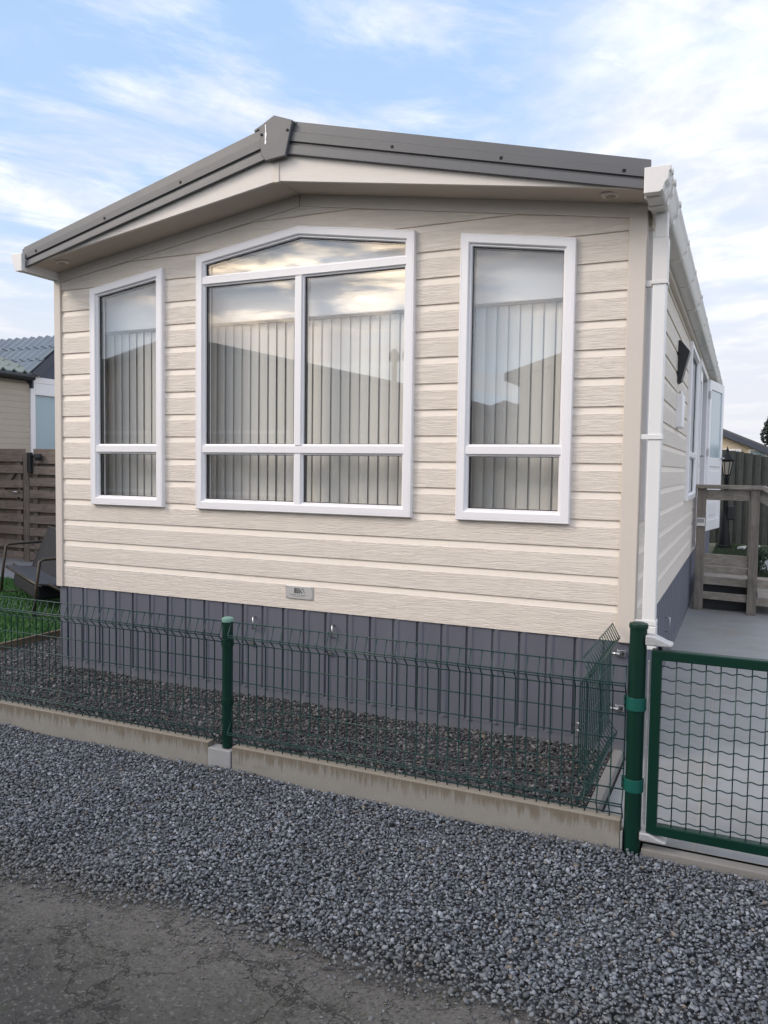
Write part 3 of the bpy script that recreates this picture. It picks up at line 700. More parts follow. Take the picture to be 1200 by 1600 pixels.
# gutters, ogee section, with brackets and end caps
OG = [(0, .0), (.066, .0), (.080, .010), (.086, .034), (.100, .052), (.104, .085), (.112, .092), (.112, .112), (.105, .112), (.104, .098), (.097, .09), (.094, .056), (.080, .038), (.074, .014), (.062, .006), (.006, .006), (.006, .11), (0, .11)]
def gutter(right):
    X = (lambda u: 4.030+u) if right else (lambda u: .030-u*.8); z0 = 2.742
    g = MB(); g.py([(X(u), z0+v) for u, v in OG], -.31, L_+.05); go = g.build('gutter', GUTTER, CV); autosmooth(go, 50)
    solid = [(0, 0), (.066, .0), (.080, .010), (.086, .034), (.100, .052), (.104, .085), (.112, .092), (.112, .112), (0, .112)]
    ex = lambda e: [(X((u-.05)*(1+e)+.05), z0+.055+(v-.055)*(1+e*1.0)) for u, v in solid]
    c = MB(); c.py(ex(.05), -.325, -.275).py(ex(.12), -.262, -.232) if right else c.py(ex(.05), -.325, -.275)
    co_ = c.build('end_cap', GUTTER, go, bevel=.003)
    ys = [-.12, .22, .98, 1.75, 2.6, 3.6, 4.55, 5.6, 6.7, 7.8, 8.9, 9.9] if right else [.3, 1.3]
    for i, y in enumerate(ys):
        big = i in (0, 1, 4, 8); e = .12 if big else .07
        MB().py(ex(e), y, y+(.05 if big else .035)).build('bracket', GUTTER, go, bevel=.002)
gutter(True); gutter(False)
MB().box(4.0, 4.03, .07, L_, 2.70, 2.86).build('eaves_board', TRIM, CV, bevel=.003)
# downpipes
def pipe(x0, y0, z0):
    dp = MB().box(x0, x0+.066, y0, y0+.066, z0, 2.40).build('downpipe', PIPE, CV, bevel=.006)
    MB().box(x0-.004, x0+.070, y0-.004, y0+.070, 2.40, 2.62).build('socket', GUTTER, dp, bevel=.004)
    MB().box(x0-.007, x0+.073, y0-.007, y0+.073, 2.392, 2.410).build('collar', GUTTER, dp, bevel=.002)
    MB().box(x0+.002, x0+.064, y0+.002, y0+.064, 2.62, 2.745).build('outlet', GUTTER, dp, bevel=.006)
    for z in (1.615, .665):
        MB().box(3.985, x0+.071, y0-.006, y0-.0005, z, z+.026).box(x0+.0665, x0+.071, y0-.0005, y0+.07, z, z+.026).build('pipe_clip', PIPE, dp, bevel=.002)
    MB().box(4.0, x0-.001, y0+.01, y0+.04, 2.385, 2.415).build('pipe_clip', PIPE, dp, bevel=.002)
    MB().box(x0-.005, x0+.071, y0-.005, y0+.071, z0-.02, z0+.10).build('shoe', PIPE, dp, bevel=.004)
pipe(4.046, .0, .56)
MB().box(4.046, 4.112, L_-.25, L_-.185, .5, 2.75).build('downpipe', PIPE, CV, bevel=.006)
MB().box(4.0, 4.118, L_-.258, L_-.177, 1.62, 1.645).build('pipe_clip', PIPE, CV, bevel=.002)

# windows
def mapper(ax):
    return (lambda p, q, d: (p, d, q)) if ax == 'y' else (lambda p, q, d: (4.0-d, p, q))
def frame_ring(poly, loops, fn):
    m = MB(); n = len(poly)
    for d, o in loops:
        for p, q in (inset(poly, d) if d else poly): m.v.append(fn(p, q, o))
    for i in range(len(loops)-1):
        for k in range(n): m.f.append((i*n+k, i*n+(k+1) % n, (i+1)*n+(k+1) % n, (i+1)*n+k))
    for k in range(n): m.f.append(((len(loops)-1)*n+k, (len(loops)-1)*n+(k+1) % n, (k+1) % n, k))
    return m
FL = [(0, .03), (0, -.024), (.004, -.029), (.010, -.029), (.0115, -.0275), (.013, -.029), (.046, -.029), (.050, -.026), (.057, -.014), (.062, -.014), (.066, -.006), (.066, .05)]
def window(name, poly, ax, bars, cells, parent=CV):
    fn = mapper(ax); w_ = frame_ring(poly, FL, fn).build(name, WHITE, parent)
    cs = [(-.033, .045), (-.033, -.010), (-.026, -.012), (-.020, -.024), (.020, -.024), (.026, -.012), (.033, -.010), (.033, .045)]
    for nm, (a, b) in bars:
        a, b = Vector(a), Vector(b); d = (b-a).normalized(); nrm = Vector((-d.y, d.x)); m = MB(); k = len(cs)
        for P0 in (a, b):
            for o, dep in cs: q = P0+nrm*o; m.v.append(fn(q.x, q.y, dep))
        m.f += [tuple(range(k)), tuple(reversed(range(k, 2*k)))]+[(i, k+i, k+(i+1) % k, (i+1) % k) for i in range(k)]
        m.build(nm, WHITE, w_)
    for c in cells:
        m = MB(); m.prism(c, fn, .008, .030); m.build('pane', GLASS, w_)
        m = frame_ring(c, [(.0, .004), (.004, .004), (.004, .034), (0, .034)], fn); m.build('gasket', BLACK, w_)
    return w_
ZM = 1.556; ZT = 2.630; TH = .032
def rect(x0, x1, z0, z1): return [(x0, z0), (x1, z0), (x1, z1), (x0, z1)]
il = inset(win_l, .0655)
window('front_window', win_l, 'y', [('transom', ((.335+.05, ZM), (.968-.05, ZM)))], [[il[0], il[1], (il[1][0], ZM-TH), (il[0][0], ZM-TH)], [(il[0][0], ZM+TH), (il[1][0], ZM+TH), il[2], il[3]]])
ir = inset(win_r, .0655)
window('front_window', win_r, 'y', [('transom', ((3.032+.05, ZM), (3.665-.05, ZM)))], [[ir[0], ir[1], (ir[1][0], ZM-TH), (ir[0][0], ZM-TH)], [(ir[0][0], ZM+TH), (ir[1][0], ZM+TH), ir[2], ir[3]]])
ic = inset(win_c, .0655); xl, xr, zb_ = ic[0][0], ic[1][0], ic[0][1]; XM = 2.004
window('front_window', win_c, 'y', [('transom', ((1.239+.05, ZT), (2.761-.05, ZT))), ('transom', ((1.239+.05, ZM), (2.761-.05, ZM))), ('mullion', ((XM, WB+.05), (XM, ZM-.0265))), ('mullion', ((XM, ZM+.0265), (XM, ZT-.0265)))],
       [rect(xl, XM-TH, zb_, ZM-TH), rect(XM+TH, xr, zb_, ZM-TH), rect(xl, XM-TH, ZM+TH, ZT-TH), rect(XM+TH, xr, ZM+TH, ZT-TH), [(xl, ZT+TH), (xr, ZT+TH)]+ic[2:]])
for q in SIDE_WIN:
    i_ = inset(q, .0655); zm = 1.62
    window('side_window', q, 'x', [('transom', ((q[0][0]+.05, zm), (q[1][0]-.05, zm)))], [[i_[0], i_[1], (i_[1][0], zm-TH), (i_[0][0], zm-TH)], [(i_[0][0], zm+TH), (i_[1][0], zm+TH), i_[2], i_[3]]])
# french doors: frame, near leaf shut, far leaf folded open against the wall
dfn = mapper('x'); dfm = frame_ring(DOOR, [(0, .05), (0, -.030), (.05, -.030), (.058, -.02), (.058, .05)], dfn).build('door_frame', WHITE, CV)
def leaf(wid, z0, z1):
    m = MB(); st = .105
    m.box(0, st, -.022, .022, z0, z1).box(wid-st, wid, -.022, .022, z0, z1)
    for a, b in ((z0, z0+.14), (z0+.44, z0+.52), (z0+.86, z0+.98), (z1-.12, z1)): m.box(st, wid-st, -.022, .022, a, b)
    return m
def panels(o, wid, z0):
    st = .105
    for a, b in ((z0+.14, z0+.44), (z0+.52, z0+.86)):
        MB().box(st, wid-st, -.010, .010, a, b).box(st+.06, wid-st-.06, -.018, .018, a+.06, b-.06).build('door_panel', WHITE, o, bevel=.004)
def doorleaf(loc, rot, wid, z0, z1, name='door'):
    o = leaf(wid, z0, z1).build(name, WHITE, CV, bevel=.004); o.location = loc; o.rotation_euler = (0, 0, rot); panels(o, wid, z0)
    MB().box(.105, wid-.105, -.008, .008, z0+.98, z1-.12).build('pane', DGLASS, o)
    MB().tube([(wid-.05, -.022, z0+.98), (wid-.05, -.06, z0+.98), (wid-.16, -.06, z0+.98)], .010, 8).build('handle', STEEL, o, smooth=True)
    for z in (z0+.2, z0+1.05, z1-.2): MB().tube([(-.012, -.03, z-.05), (-.012, -.03, z+.05)], .014, 10).build('hinge', WHITE, o)
    return o
doorleaf((3.985, 5.265, 0), math.radians(90), .88, .67, 2.64)
doorleaf((4.035, 7.10, 0), math.radians(90-9.5), .90, .67, 2.67)
MB().box(3.90, 3.935, 6.15, 7.04, .65, 2.66).build('doorway_shade', DARKSHADE, CV)  # dark sheet painting the unlit interior inside the open door
# wall light, socket flap
MB().py([(4.0, 2.47), (4.018, 2.47), (4.085, 2.385), (4.03, 2.16), (4.0, 2.14)], 2.34, 2.48).build('wall_light', BLACK, CV, bevel=.004)
fb = MB().box(3.99, 4.045, 2.36, 2.60, 1.80, 2.06).build('socket_box', WHITE, CV, bevel=.006)
MB().tube([(4.03, 2.40, 2.08), (4.03, 2.40, 2.06)], .018, 10).build('knob', STEEL, fb)
# name plate: dark letterform bars over two fine lines
npl = MB().box(1.920, 2.112, -.008, .0, .633, .713).build('name_plate', simple('plate_face', (.56, .55, .53), .35, metal=.25, var=.05), CV, bevel=.002)
INK = simple('plate_ink', (.05, .05, .055), .5)
lg = MB(); yp0, yp1 = -.0092, -.0075
for a in (1.982, 1.990, 1.999): lg.box(a, a+.005, yp0, yp1, .668, .700)
for a in (2.008, 2.017): lg.box(a, a+.004, yp0, yp1, .674, .700)
lg.py([(2.022, .684), (2.026, .688), (2.044, .701), (2.048, .697)], yp0, yp1); lg.py([(2.022, .684), (2.030, .684), (2.040, .669), (2.032, .669)], yp0, yp1); lg.box(2.000, 2.022, yp0, yp1, .669, .673)
lg.py([(2.046, .692), (2.049, .692), (2.056, .670), (2.053, .670)], yp0, yp1)
lg.build('logo', INK, npl)
ln = MB(); x = 1.955
while x < 2.066:
    wv = random.choice((.003, .004, .005)); ln.box(x, x+wv, yp0, yp1, .6565, .6605); x += wv+random.choice((.002, .002, .006))
x = 1.970
while x < 2.050:
    wv = random.choice((.002, .003)); ln.box(x, x+wv, yp0, yp1, .6475, .6500); x += wv+random.choice((.002, .004))
ln.build('small_lettering', simple('plate_ink_pale', (.22, .22, .23), .5), npl)
for x in (1.928, 2.104):
    for z in (.641, .705): MB().tube([(x, -.007, z), (x, -.0098, z)], .0032, 8).build('rivet', STEEL, npl)
# skirting: ribbed panels over a plain base rail
def skirt(a0, a1, fn, name='skirting'):
    pr = []; a = a0; rib = .1515; k = 0
    pr.append((a0, 0))
    x = a0+.068
    while x < a1-.02:
        dd = .011 if k % 2 == 0 else .008
        pr += [(x-.006, 0), (x-.004, dd), (x+.003, dd), (x+.009, .003), (x+.020, -.006), (x+.034, -.006), (x+.046, .0)]; x += rib; k += 1
    pr.append((a1, 0)); m = MB(); n = len(pr)
    for z in (.030, ZB+.02): m.v += [fn(p, d, z) for p, d in pr]
    m.v += [fn(a0, .03, .03), fn(a1, .03, .03), fn(a0, .03, ZB+.02), fn(a1, .03, ZB+.02)]
    m.f += [(i, i+1, n+i+1, n+i) for i in range(n-1)]; e = 2*n
    m.f += [(e, e+1, e+3, e+2)]
    o = m.build(name, SKIRT, CV); m2 = MB()
    for q in (None,):
        p = [fn(a0, .002, -.045), fn(a1, .002, -.045), fn(a1, .002, .034), fn(a0, .002, .034), fn(a0, .03, -.045), fn(a1, .03, -.045), fn(a1, .03, .034), fn(a0, .03, .034)]
        m2.v = p; m2.f = [(0, 1, 2, 3), (7, 6, 5, 4), (0, 4, 5, 1), (3, 2, 6, 7), (0, 3, 7, 4), (1, 5, 6, 2)]
    m2.build('base_rail', SKIRT, o, bevel=.002); return o
skf = skirt(.003, 3.985, lambda a, d, z: (a, .010+d, z))
sks = skirt(.035, L_, lambda a, d, z: (3.985-d, a, z-.03))
skl = skirt(.035, L_, lambda a, d, z: (.015+d, a, z))
def grip(p, q, n, parent):
    p, q, n = Vector(p), Vector(q), Vector(n); MB().tube([p, p+n, q+n, q], .0045, 8).build('handle', STEEL, parent, smooth=True)
for x in (1.685, 2.255):
    grip((x, .010, .490), (x, .010, .415), (0, -.028, 0), skf)
    MB().tube([(x-.02, .012, .315), (x-.02, -.006, .315)], [.011, .014], 14).build('knob', STEEL, skf)
for y in (1.35, 2.2): grip((3.985, y, .33), (3.985, y, .22), (.032, 0, 0), sks)

# interior: pelmet, back of the room, blinds
MB().py([(.09, 2.385), (3.91, 2.385), (3.91, 2.78), (2.0, 3.06), (.09, 2.78)], .125, .145).build('pelmet', PELMET, CV, bevel=.004)
MB().box(.08, 3.92, 3.4, 3.45, ZB+.1, 2.79).box(.08, 3.92, .08, 3.4, ZB+.03, ZB+.1).build('room_lining', INTER, CV)
def blind(x0, x1, label):
    b = empty('vertical_blind', label, 'blind', 'vertical blinds behind the front windows'); b.location = ((x0+x1)/2, .185, 2.375)
    ox = (x0+x1)/2; m = MB(); x = x0; i = 0
    while x < x1:
        an = math.radians(-10+random.uniform(-3, 3)); c, s_ = math.cos(an), math.sin(an); hw = .0358; sw_ = random.uniform(-.002, .002)
        q = []
        for t in (-1, -.5, 0, .5, 1):
            q.append((x-ox+hw*t*c, hw*t*s_-.006*(1-t*t)))
        pl = q+[(u, v_+.0012) for u, v_ in q[::-1]]; bb = len(m.v); n = len(pl)
        m.v += [(u, v_, 0) for u, v_ in pl]+[(u+sw_, v_+sw_, -1.36) for u, v_ in pl]
        m.f += [tuple(bb+k for k in range(n)), tuple(bb+n+k for k in reversed(range(n)))]+[(bb+k, bb+n+k, bb+n+(k+1) % n, bb+(k+1) % n) for k in range(n)]
        x += .0665; i += 1
    m.build('slats', BLIND, b)
    MB().box(x0-ox-.04, x1-ox+.04, -.02, .02, .004, .045).build('headrail', WHITE, b, bevel=.003)
    return b
blind(.33, 1.0, 'cream vertical blind behind the left front window')
blind(1.22, 2.80, 'wide cream vertical blind behind the middle front window')
blind(3.02, 3.68, 'cream vertical blind behind the right front window')

# ------------------------------------------------------------------ wooden steps and deck at the side door
st = empty('wooden_steps', 'grey weathered timber deck steps with handrail by the open side door', 'steps')
def sbox(nm, m_, *a, parent=st, bev=.004): return MB().box(*a).build(nm, m_, parent, bevel=bev)
Y0 = 5.10
for (x, y) in ((4.040, Y0), (4.572, Y0-.10), (4.572, 7.1)):
    sbox('post', WOODSZ, x, x+.092, y, y+.092, -.06, 1.275 if y < 6 else 1.275)
tr = MB().obox((4.02, Y0+.035, 1.297), (4.70, Y0-.075, 1.297), (.008, .055, 0), (0, 0, .022)).build('top_rail', WOODS, st, bevel=.004)
MB().obox((4.128, Y0+.03, 1.208), (4.574, Y0-.05, 1.208), (.002, .014, 0), (0, 0, .055)).build('rail_board', WOODS, st, bevel=.003)
for z, h in ((.502, .062), (.392, .036), (.272, .044), (.105, .040)):
    MB().obox((4.130, Y0+.03, z), (4.574, Y0-.05, z), (.002, .014, 0), (0, 0, h)).build('rail_board', WOODS, st, bevel=.003)
# sloping rail of the stair flight to the right
MB().obox((4.69, Y0-.07, 1.300), (5.55, Y0-.20, .80), (.01, .055, 0), (.011, 0, .019)).build('top_rail', WOODS, st, bevel=.004)
MB().obox((4.665, Y0-.045, 1.205), (5.52, Y0-.17, .71), (.002, .014, 0), (.02, 0, .045)).build('rail_board', WOODS, st, bevel=.003)
for z, h in ((.275, .045), (.085, .045)):
    MB().obox((4.665, Y0-.045, z), (5.50, Y0-.165, z), (.002, .014, 0), (0, 0, h)).build('rail_board', WOODS, st, bevel=.003)
sbox('post', WOODSZ, 5.50, 5.59, Y0-.23, Y0-.14, -.06, .83)
for i in range(9): MB().box(4.06, 4.66, Y0+.12+i*.215, Y0+.12+i*.215+.205, .205, .235).build('deck_board', WOODS, st, bevel=.003)
sbox('tread', WOODS, 4.68, 4.97, Y0+.02, 7.1, .07, .105)

sbox('gap_shade', DARKSHADE, 4.10, 4.64, Y0+.085, Y0+.105, -.055, .30)  # near-black panel paints the under-deck shade behind the rail board gaps
sbx = MB().box(4.045, 4.128, Y0-.030, Y0+.0, .865, .955).build('outdoor_socket', GUTTER, None, bevel=.006); tag(sbx, 'small grey outdoor socket box on the first timber post', 'socket')
MB().box(4.052, 4.121, Y0-.040, Y0-.031, .905, .948).build('socket_cover', ALU, sbx, bevel=.003)
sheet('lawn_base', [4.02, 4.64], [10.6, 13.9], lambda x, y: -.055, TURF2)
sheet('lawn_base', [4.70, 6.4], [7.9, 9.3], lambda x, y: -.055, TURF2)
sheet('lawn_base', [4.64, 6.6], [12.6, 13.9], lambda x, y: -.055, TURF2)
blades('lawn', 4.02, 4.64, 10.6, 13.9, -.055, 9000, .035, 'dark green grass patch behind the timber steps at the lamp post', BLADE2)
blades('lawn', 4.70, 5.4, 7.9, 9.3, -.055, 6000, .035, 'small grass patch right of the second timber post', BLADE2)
for i, (x, y, a) in enumerate(((4.52, 12.7, .12), (4.16, 13.3, .10), (4.80, 13.4, .06), (5.05, 13.3, .06), (4.65, 13.5, .06))):
    pv, pf = PROTO[i]; m = MB(); m.v = [tuple(Vector(q)*a) for q in pv]; m.f = [tuple(f) for f in pf.tolist()]
    o = m.build('white_stone', WSTONE); o.location = (x, y, -.02)
    tag(o, ['large white block of stone on the lawn edge right of the lamp post', 'small pale stone left of the lamp post foot', 'pale stone farther right on the lawn edge near the dark fence', 'pale stone nearest the right edge by the dark fence', 'pale stone close under the dark fence right of the lamp'][i], 'stone', 'white stones along the lawn edge')

# lamp post
lp = empty('lamp_post', 'black cast iron lamp post with glazed lantern beside the dark fence', 'lamp post'); lp.location = (4.185, 12.9, -.06)
c = MB().lathe([(.13, 0), (.13, .06), (.11, .08), (.10, .30), (.085, .34), (.075, .62), (.05, .68), (.045, .75), (.040, 1.36), (.05, 1.38), (.05, 1.41), (.035, 1.43), (.035, 1.45)], (0, 0, 0), 16).build('column', BLACKM, lp); autosmooth(c)
lan = MB()
for k in range(6):
    t0 = math.pi/3*k; a = (.060*math.cos(t0), .060*math.sin(t0), 1.47); b = (.108*math.cos(t0), .108*math.sin(t0), 1.74); lan.tube([a, b], .008, 6)
lan.lathe([(.066, 1.45), (.072, 1.475)], (0, 0, 0), 6).lathe([(.118, 1.735), (.128, 1.75), (.128, 1.765)], (0, 0, 0), 6)
lan.build('lantern_frame', BLACKM, lp)
MB().lathe([(.054, 1.475), (.100, 1.735)], (0, 0, 0), 6).build('lantern_glass', simple('lantern_pane', (.30, .28, .24), .25), lp)
c = MB().lathe([(.130, 1.765), (.10, 1.81), (.055, 1.87), (.030, 1.90), (.022, 1.93), (.030, 1.95), (.018, 1.98), (.004, 2.03)], (0, 0, 0), 12).build('lantern_roof', BLACKM, lp); autosmooth(c)
MB().box(.04, .17, -.07, .07, .58, .86).build('cable_box', BLACK, lp, bevel=.02)

# dark fence behind the lamp, with a sagging arched top
df = empty('wooden_fence', 'dark green grey board on board fence with arched top behind the lamp post', 'fence')
def topz(x): return 1.93-.20*((x-3.55)/1.5)**2 if x < 5.05 else 1.73+.20*((x-5.05)/.9)**2*.5
x = 3.4; i = 0
while x < 6.6:
    for lay in (0, 1):
        xx = x+lay*.075; z1 = topz(xx+.04)-(.0 if lay == 0 else .012)
        MB().box(xx, xx+.10 if lay == 0 else xx+.09, 14.0+(-.022 if lay == 0 else .006), 14.0+(0 if lay == 0 else .026), -.05, z1+.03).build('board', WOODD, df, bevel=.003)
    x += .165
for z in (.25, 1.45): MB().box(3.4, 6.6, 14.03, 14.07, z, z+.08).build('rail', WOODD, df)
# caravan beyond the dark fence
fc = empty('static_caravan', 'pale yellow clad caravan with dark roof edge far behind the dark fence', 'caravan')
m = MB(); pr = [(0.0, z) for z in (.4,)]
m.py([(1.2, .3), (5.35, .3), (5.35, 1.84), (3.0, 2.84), (1.2, 2.1)], 17.0, 24.0); m.build('wall', YELLOWCLAD, fc)
for k in range(20): MB().box(1.2, 5.3-max(0, k*.106-1.5)*2.35, 16.992, 16.9985, .36+k*.106, .372+k*.106).build('board_line', YELLOWCLAD, fc)
MB().py([(3.0, 2.76), (5.4, 1.74), (5.4, 1.87), (3.0, 2.90)], 16.75, 16.98).build('barge_board', SLATEF, fc, bevel=.004)
MB().py([(3.0, 2.90), (5.5, 1.828), (5.5, 1.87), (3.0, 2.95)], 16.75, 24.2).build('roof', ROOFM, fc)
for x0 in (4.12, 4.70):
    q = rect(x0, x0+.42, .9, 2.03); wv = frame_ring(q, [(0, .02), (0, -.02), (.05, -.02), (.05, .03)], lambda p, r, d: (p-.12, 16.985+d, r)).build('window', WHITE, fc)
    MB().box(x0-.07, x0+.25, 16.982, 16.99, .95, 1.985).build('pane', DGLASS, wv)
def leafball(name, label, cat, c, R, n, ls, matl, trunk):
    e = empty(name, label, cat); e.location = (c[0], c[1], -.06)
    m = MB(); lobes = [(Vector((random.gauss(0, R[0]*.42), random.gauss(0, R[1]*.42), random.gauss(0, R[2]*.45))), random.uniform(.45, .75)) for _ in range(12)]
    for i in range(n):
        lc, lr = random.choice(lobes); d = Vector((random.gauss(0, 1), random.gauss(0, 1), random.gauss(0, 1))).normalized()*random.uniform(.6, 1)**.5
        p = Vector((d.x*R[0]*lr, d.y*R[1]*lr, d.z*R[2]*lr))+lc+Vector((0, 0, c[2]+.06))
        a = Vector((random.gauss(0, 1), random.gauss(0, 1), random.gauss(0, 1))).normalized(); b = a.orthogonal().normalized(); bb = len(m.v)
        m.v += [tuple(p-b*ls*.4), tuple(p+a*ls), tuple(p+b*ls*.4), tuple(p-a*ls*.6)]; m.f.append((bb, bb+1, bb+2, bb+3))
    m.build('crown', matl, e); MB().tube([(0, 0, 0), (random.uniform(-.02, .02), 0, trunk*.5), (0, 0, trunk)], [.06, .05, .03] if trunk > .5 else [.02, .02, .015], 8).build('trunk', BARK, e)
    return e
leafball('conifer', 'dark evergreen conifer top rising above the dark fence at the right edge', 'tree', (5.24, 14.8, 2.34), (.36, .40, .40), 5200, .05, LEAFD, 2.1)
leafball('topiary_bush', 'small round dark green bush behind the second timber post', 'bush', (4.73, 8.6, .16), (.10, .10, .14), 1500, .022, simple('box_leaf', (.02, .045, .018), .6, var=.5, vs=30), .2)

# ------------------------------------------------------------------ left background: fence, seat, neighbour
lf = empty('wooden_fence', 'brown weathered hit and miss timber fence left of the caravan', 'fence')
FY = 4.2
MB().box(-5.10, -5.00, FY-.045, FY+.045, 0, 1.60).build('post', WOODFZ, lf, bevel=.004)
MB().box(-3.15, -3.05, FY-.045, FY+.045, 0, 1.60).build('post', WOODFZ, lf, bevel=.004)
def hitmiss(x0, x1, parent, rot=0):
    z = .03; i = 0
    while z < 1.52:
        o = MB().box(x0, x1, FY-.040, FY-.022, z, z+.118).build('board', WOODF, parent, bevel=.003); o.rotation_euler = (0, random.uniform(-.004, .004), 0)
        MB().box(x0+.02, x1-.02, FY+.022, FY+.040, z+.09, z+.20).build('board', WOODF, parent, bevel=.003); z += .178; i += 1
    for x in (x0+.06, (x0+x1)/2, x1-.14): MB().box(x, x+.075, FY-.021, FY+.021, .02, 1.56).build('batten', WOODFZ, parent, bevel=.003)
hitmiss(-4.99, -3.16, lf)
lg_ = empty('wooden_gate', 'brown weathered timber gate with diagonal brace left of the fence post', 'gate')
hitmiss(-6.40, -5.12, lg_)
MB().obox((-6.3, FY, .25), (-5.25, FY, 1.42), (0, .018, 0), (-.03, 0, .035)).build('brace', WOODFZ, lg_)
MB().tube([(-5.20, FY-.04, 1.02), (-5.20, FY-.085, 1.02), (-5.34, FY-.085, 1.02)], .010, 8).build('handle', STEEL, lg_, smooth=True)
MB().tube([(-5.20, FY-.04, .93), (-5.20, FY-.05, .93)], .018, 12).build('lock', BLACKM, lg_)
bx = MB().box(-4.97, -4.90, FY-.10, FY-.045, 1.30, 1.60).build('fence_light', BLACK, bevel=.01); tag(bx, 'black box light fixed at the top of the brown fence beside the post', 'light')
MB().lathe([(.04, 0), (.055, .05), (.05, .10)], (-4.74, FY-.10, 1.48), 12).build('lamp_head', BLACK, bx)
MB().tube([(-4.90, FY-.07, 1.56), (-4.74, FY-.10, 1.56)], .012, 8).build('arm', BLACK, bx)

# garden bench: local x runs from the near arm to the far arm, the back lies along local -y
gs = empty('garden_bench', 'low dark garden bench with open metal arms and sloping fabric back on the lawn', 'bench')
gs.location = (-1.482, 1.096, .01); gs.rotation_euler = (0, 0, 2.6084)
WD = 1.697
def gtube(nm, pts, r=.015, m_=BRONZE): return MB().tube(pts, r, 8).build(nm, m_, gs, smooth=True)
for u in (0, WD):
    gtube('arm_frame', [(u, .0, 0), (u, -.02, .25), (u, -.055, .52), (u, -.09, .54), (u, -.48, .55)])
    gtube('leg', [(u, -.12, .31), (u, -.36, .16), (u, -.50, 0)]); gtube('runner', [(u, .0, .012), (u, -.50, .012)], .012)
gtube('crossbar', [(0, -.06, .285), (WD, -.06, .285)]); gtube('crossbar', [(0, -.42, .27), (WD, -.42, .27)])
MB().px([(-.05, .29), (-.24, .265), (-.44, .265), (-.44, .288), (-.24, .288), (-.05, .313)], .02, WD-.02).build('seat', SLING, gs, bevel=.006)
MB().px([(-.31, .285), (-.41, .52), (-.49, .715), (-.515, .705), (-.435, .51), (-.34, .275)], .02, WD-.02).build('backrest', FABRIC, gs, bevel=.006)
gtube('crossbar', [(0, -.50, .715), (WD, -.50, .715)])
MB().box(.35, WD-.2, -.42, -.09, .10, .24).build('under_seat_block', FABRIC, gs, bevel=.03)  # dark block filling the space under the seat

# neighbour caravan
nb = empty('static_caravan', 'neighbouring beige caravan with blue grey tiled roof and glazed gable door behind the brown fence', 'caravan')
NX = -6.5
nprof = []
zz = .25
pts = [(0, .25)]
while zz < 2.80: pts += [(0, zz+.001), (0, zz+.088), (.008, zz+.100)]; zz += .1005; pts.append((0, zz)) if zz < 2.80 else None
pts = [p for p in pts if p[1] <= 2.83]
m = MB(); m.py([(NX-d, z) for d, z in pts]+[(NX-.08, 2.83), (NX-.08, .25)], -.6, 5.52); m.build('side_wall', GREYCLAD, nb)
MB().box(NX-4.0, NX-.09, -.6, -.52, .25, 2.83).build('end_wall', GREYCLAD, nb); MB().box(NX-4.0, NX-3.9, -.5, 12, .25, 2.83).build('side_wall', GREYCLAD, nb)
MB().box(NX-.09, NX-.001, 7.0, 12, .25, 2.83).build('side_wall', GREYCLAD, nb)
# glazed door bay
bay = MB(); bay.box(NX-.06, NX+.03, 5.525, 5.62, .25, 2.82).box(NX-.06, NX+.03, 6.85, 6.95, .25, 2.82).box(NX-.06, NX+.03, 5.62, 6.85, 2.60, 2.80); bay.build('door_frame', WHITE, nb, bevel=.006)
dr = MB().box(NX-.03, NX-.01, 5.62, 6.85, .3, 2.60).build('door', DGLASS, nb)
MB().box(NX-.06, NX+.035, 5.55, 6.95, 2.80, 2.90).build('gable_sill', WHITE, nb, bevel=.004)
# main roof slope facing +x, ribbed, mossy
def ribroof(fn, a0, a1, b0, b1, pitch, rows, amp, name, matl):
    m = MB(); na = int((a1-a0)/pitch*8); nbb = rows*2
    prof_ = []
    bs = []
    for r in range(rows): bs += [(b0+(b1-b0)*r/rows, .022), (b0+(b1-b0)*(r+1)/rows-1e-4, .0)]
    for b, lift in bs:
        for i in range(na+1):
            a = a0+(a1-a0)*i/na; h = max(0, math.sin(2*math.pi*(a-a0)/pitch))**1.0*amp; m.v.append(fn(a, b, h+lift))
    n = na+1
    for j in range(len(bs)-1):
        for i in range(na): m.f.append((j*n+i, j*n+i+1, (j+1)*n+i+1, (j+1)*n+i))
    o = m.build(name, matl, nb)
    sd_ = o.modifiers.new('solid', 'SOLIDIFY'); sd_.thickness = .02
    autosmooth(o, 50); return o
ribroof(lambda a, b, h: (NX+.12-b*.94-h*.33, a, 2.92+b*.33+h*.94), -.8, 5.56, 0, 2.25, .21, 6, .045, 'main_roof', TILEG)
MB().prism([(NX-2.0, 3.66), (NX-4.2, 2.88), (NX-4.2, 2.83), (NX-2.0, 3.6)], lambda p, q, a: (p, a, q), -.8, 12).build('main_roof', TILEG, nb)
ribroof(lambda a, b, h: (NX+.12-b*.94-h*.33, a, 2.92+b*.33+h*.94), 7.15, 12.0, 0, 2.25, .21, 6, .045, 'main_roof', TILEG)
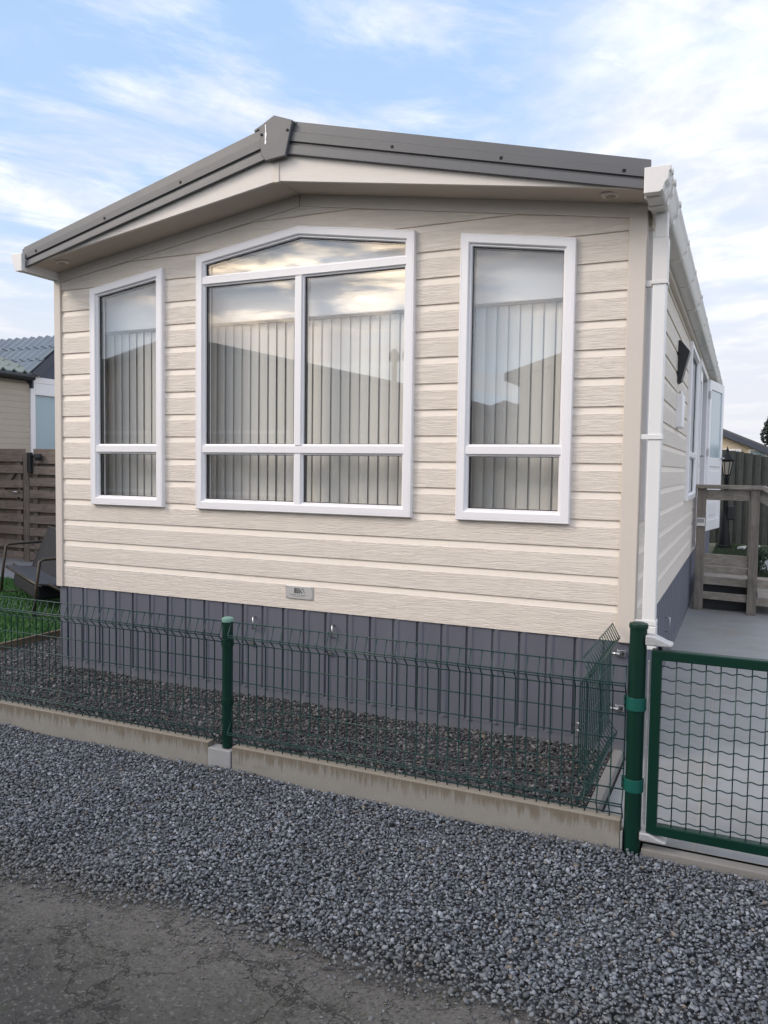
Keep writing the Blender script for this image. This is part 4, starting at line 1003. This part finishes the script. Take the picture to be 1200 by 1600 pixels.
# cross gable over the door: ridge along x
GY0, GYR, GZ_E, GZ_R = 5.46, 6.34, 2.93, 3.70
sl_ = math.hypot(GYR-GY0, GZ_R-GZ_E); ey, ez = (GYR-GY0)/sl_, (GZ_R-GZ_E)/sl_
ribroof(lambda a, b, h: (a, GY0+b*ey-h*ez, GZ_E+b*ez+h*ey), NX-2.2, NX+.10, 0, sl_, .19, 3, .045, 'gable_roof', TILEB)
ribroof(lambda a, b, h: (a, 2*GYR-GY0-b*ey+h*ez, GZ_E+b*ez+h*ey), NX-2.2, NX+.10, 0, sl_, .19, 3, .045, 'gable_roof', TILEB)
g_ = MB(); g_.px([(GY0, GZ_E), (GYR, GZ_R), (2*GYR-GY0, GZ_E), (2*GYR-GY0-.20, GZ_E-.02), (GYR, GZ_R-.20), (GY0+.20, GZ_E-.02)], NX+.06, NX+.115); g_.build('gable_verge', SLATEF, nb, bevel=.004)
MB().px([(GY0+.20, GZ_E-.02), (GYR, GZ_R-.20), (2*GYR-GY0-.20, GZ_E-.02)], NX-.02, NX-.0).build('gable_pane', simple('dark_blue_glass', (.035, .055, .095), .15), nb)
wl = MB(); wl.px([(GY0+.20, GZ_E-.02), (GYR, GZ_R-.20), (GYR, GZ_R-.225), (GY0+.245, GZ_E-.02)], NX+.0, NX+.03); wl.build('gable_bead', WHITE, nb)
MB().tube([(NX+.13, -.8, 2.87), (NX+.13, 5.50, 2.87)], .05, 10).build('gutter', BLACK, nb)
MB().box(NX-2.0, NX+.07, GY0+.06, GY0+.09, 2.7, 2.93).build('eave_board', SLATEF, nb)

# ------------------------------------------------------------------ across the road (seen in the window reflections)
def opposite(label, cx, hw, zr, ze, y, dep, col, flip=1):
    e = empty('chalet', label, 'chalet', 'chalets across the road'); 
    MB().py([(cx-hw, -.1), (cx+hw, -.1), (cx+hw, ze-.05), (cx, zr-.12), (cx-hw, ze-.05)], y-dep, y).build('wall', col, e)
    r_ = MB(); ov = .18; sl = (zr-ze)/hw
    for s_ in (-1, 1):
        r_.py([(cx, zr), (cx+s_*(hw+ov), ze-sl*ov), (cx+s_*(hw+ov), ze-sl*ov-.12), (cx, zr-.12)], y-dep-.2, y+.25)
    r_.build('roof', ROOFM, e)
    for k in (-.55, .1):
        w_ = frame_ring(rect(cx+hw*k, cx+hw*k+hw*.4, .9, 2.1), [(0, .03), (0, -.03), (.07, -.03), (.07, .02)], lambda p, q, d: (p, y-d, q)).build('window', WHITE, e)
        MB().box(cx+hw*k+.06, cx+hw*k+hw*.4-.06, y-.01, y+.012, .96, 2.04).build('pane', GLASS, w_)
    return e
BEIGE2 = cladding('opposite_cladding', (.40, .36, .30), (.45, .40, .34)); GREY2 = cladding('opposite_cladding_grey', (.36, .34, .31), (.40, .38, .34))
o1 = opposite('wide beige chalet across the road reflected in the left and middle windows', -5.30, 4.75, 3.88, 2.82, -8.0, 9, BEIGE2)
for x in (-1.35, -1.10): MB().lathe([(.055, 0), (.055, .45), (.10, .5), (.085, .62), (.03, .70)], (x, -9.0, 2.9), 10).build('flue', BLACKM, o1)
o2 = opposite('grey chalet across the road reflected in the right window', 4.0, 2.75, 3.85, 3.0, -8.0, 9, GREY2)
o3 = opposite('small distant chalet across the road reflected low in the right window', -.9, 1.7, 3.15, 2.55, -15.0, 6, BEIGE2)
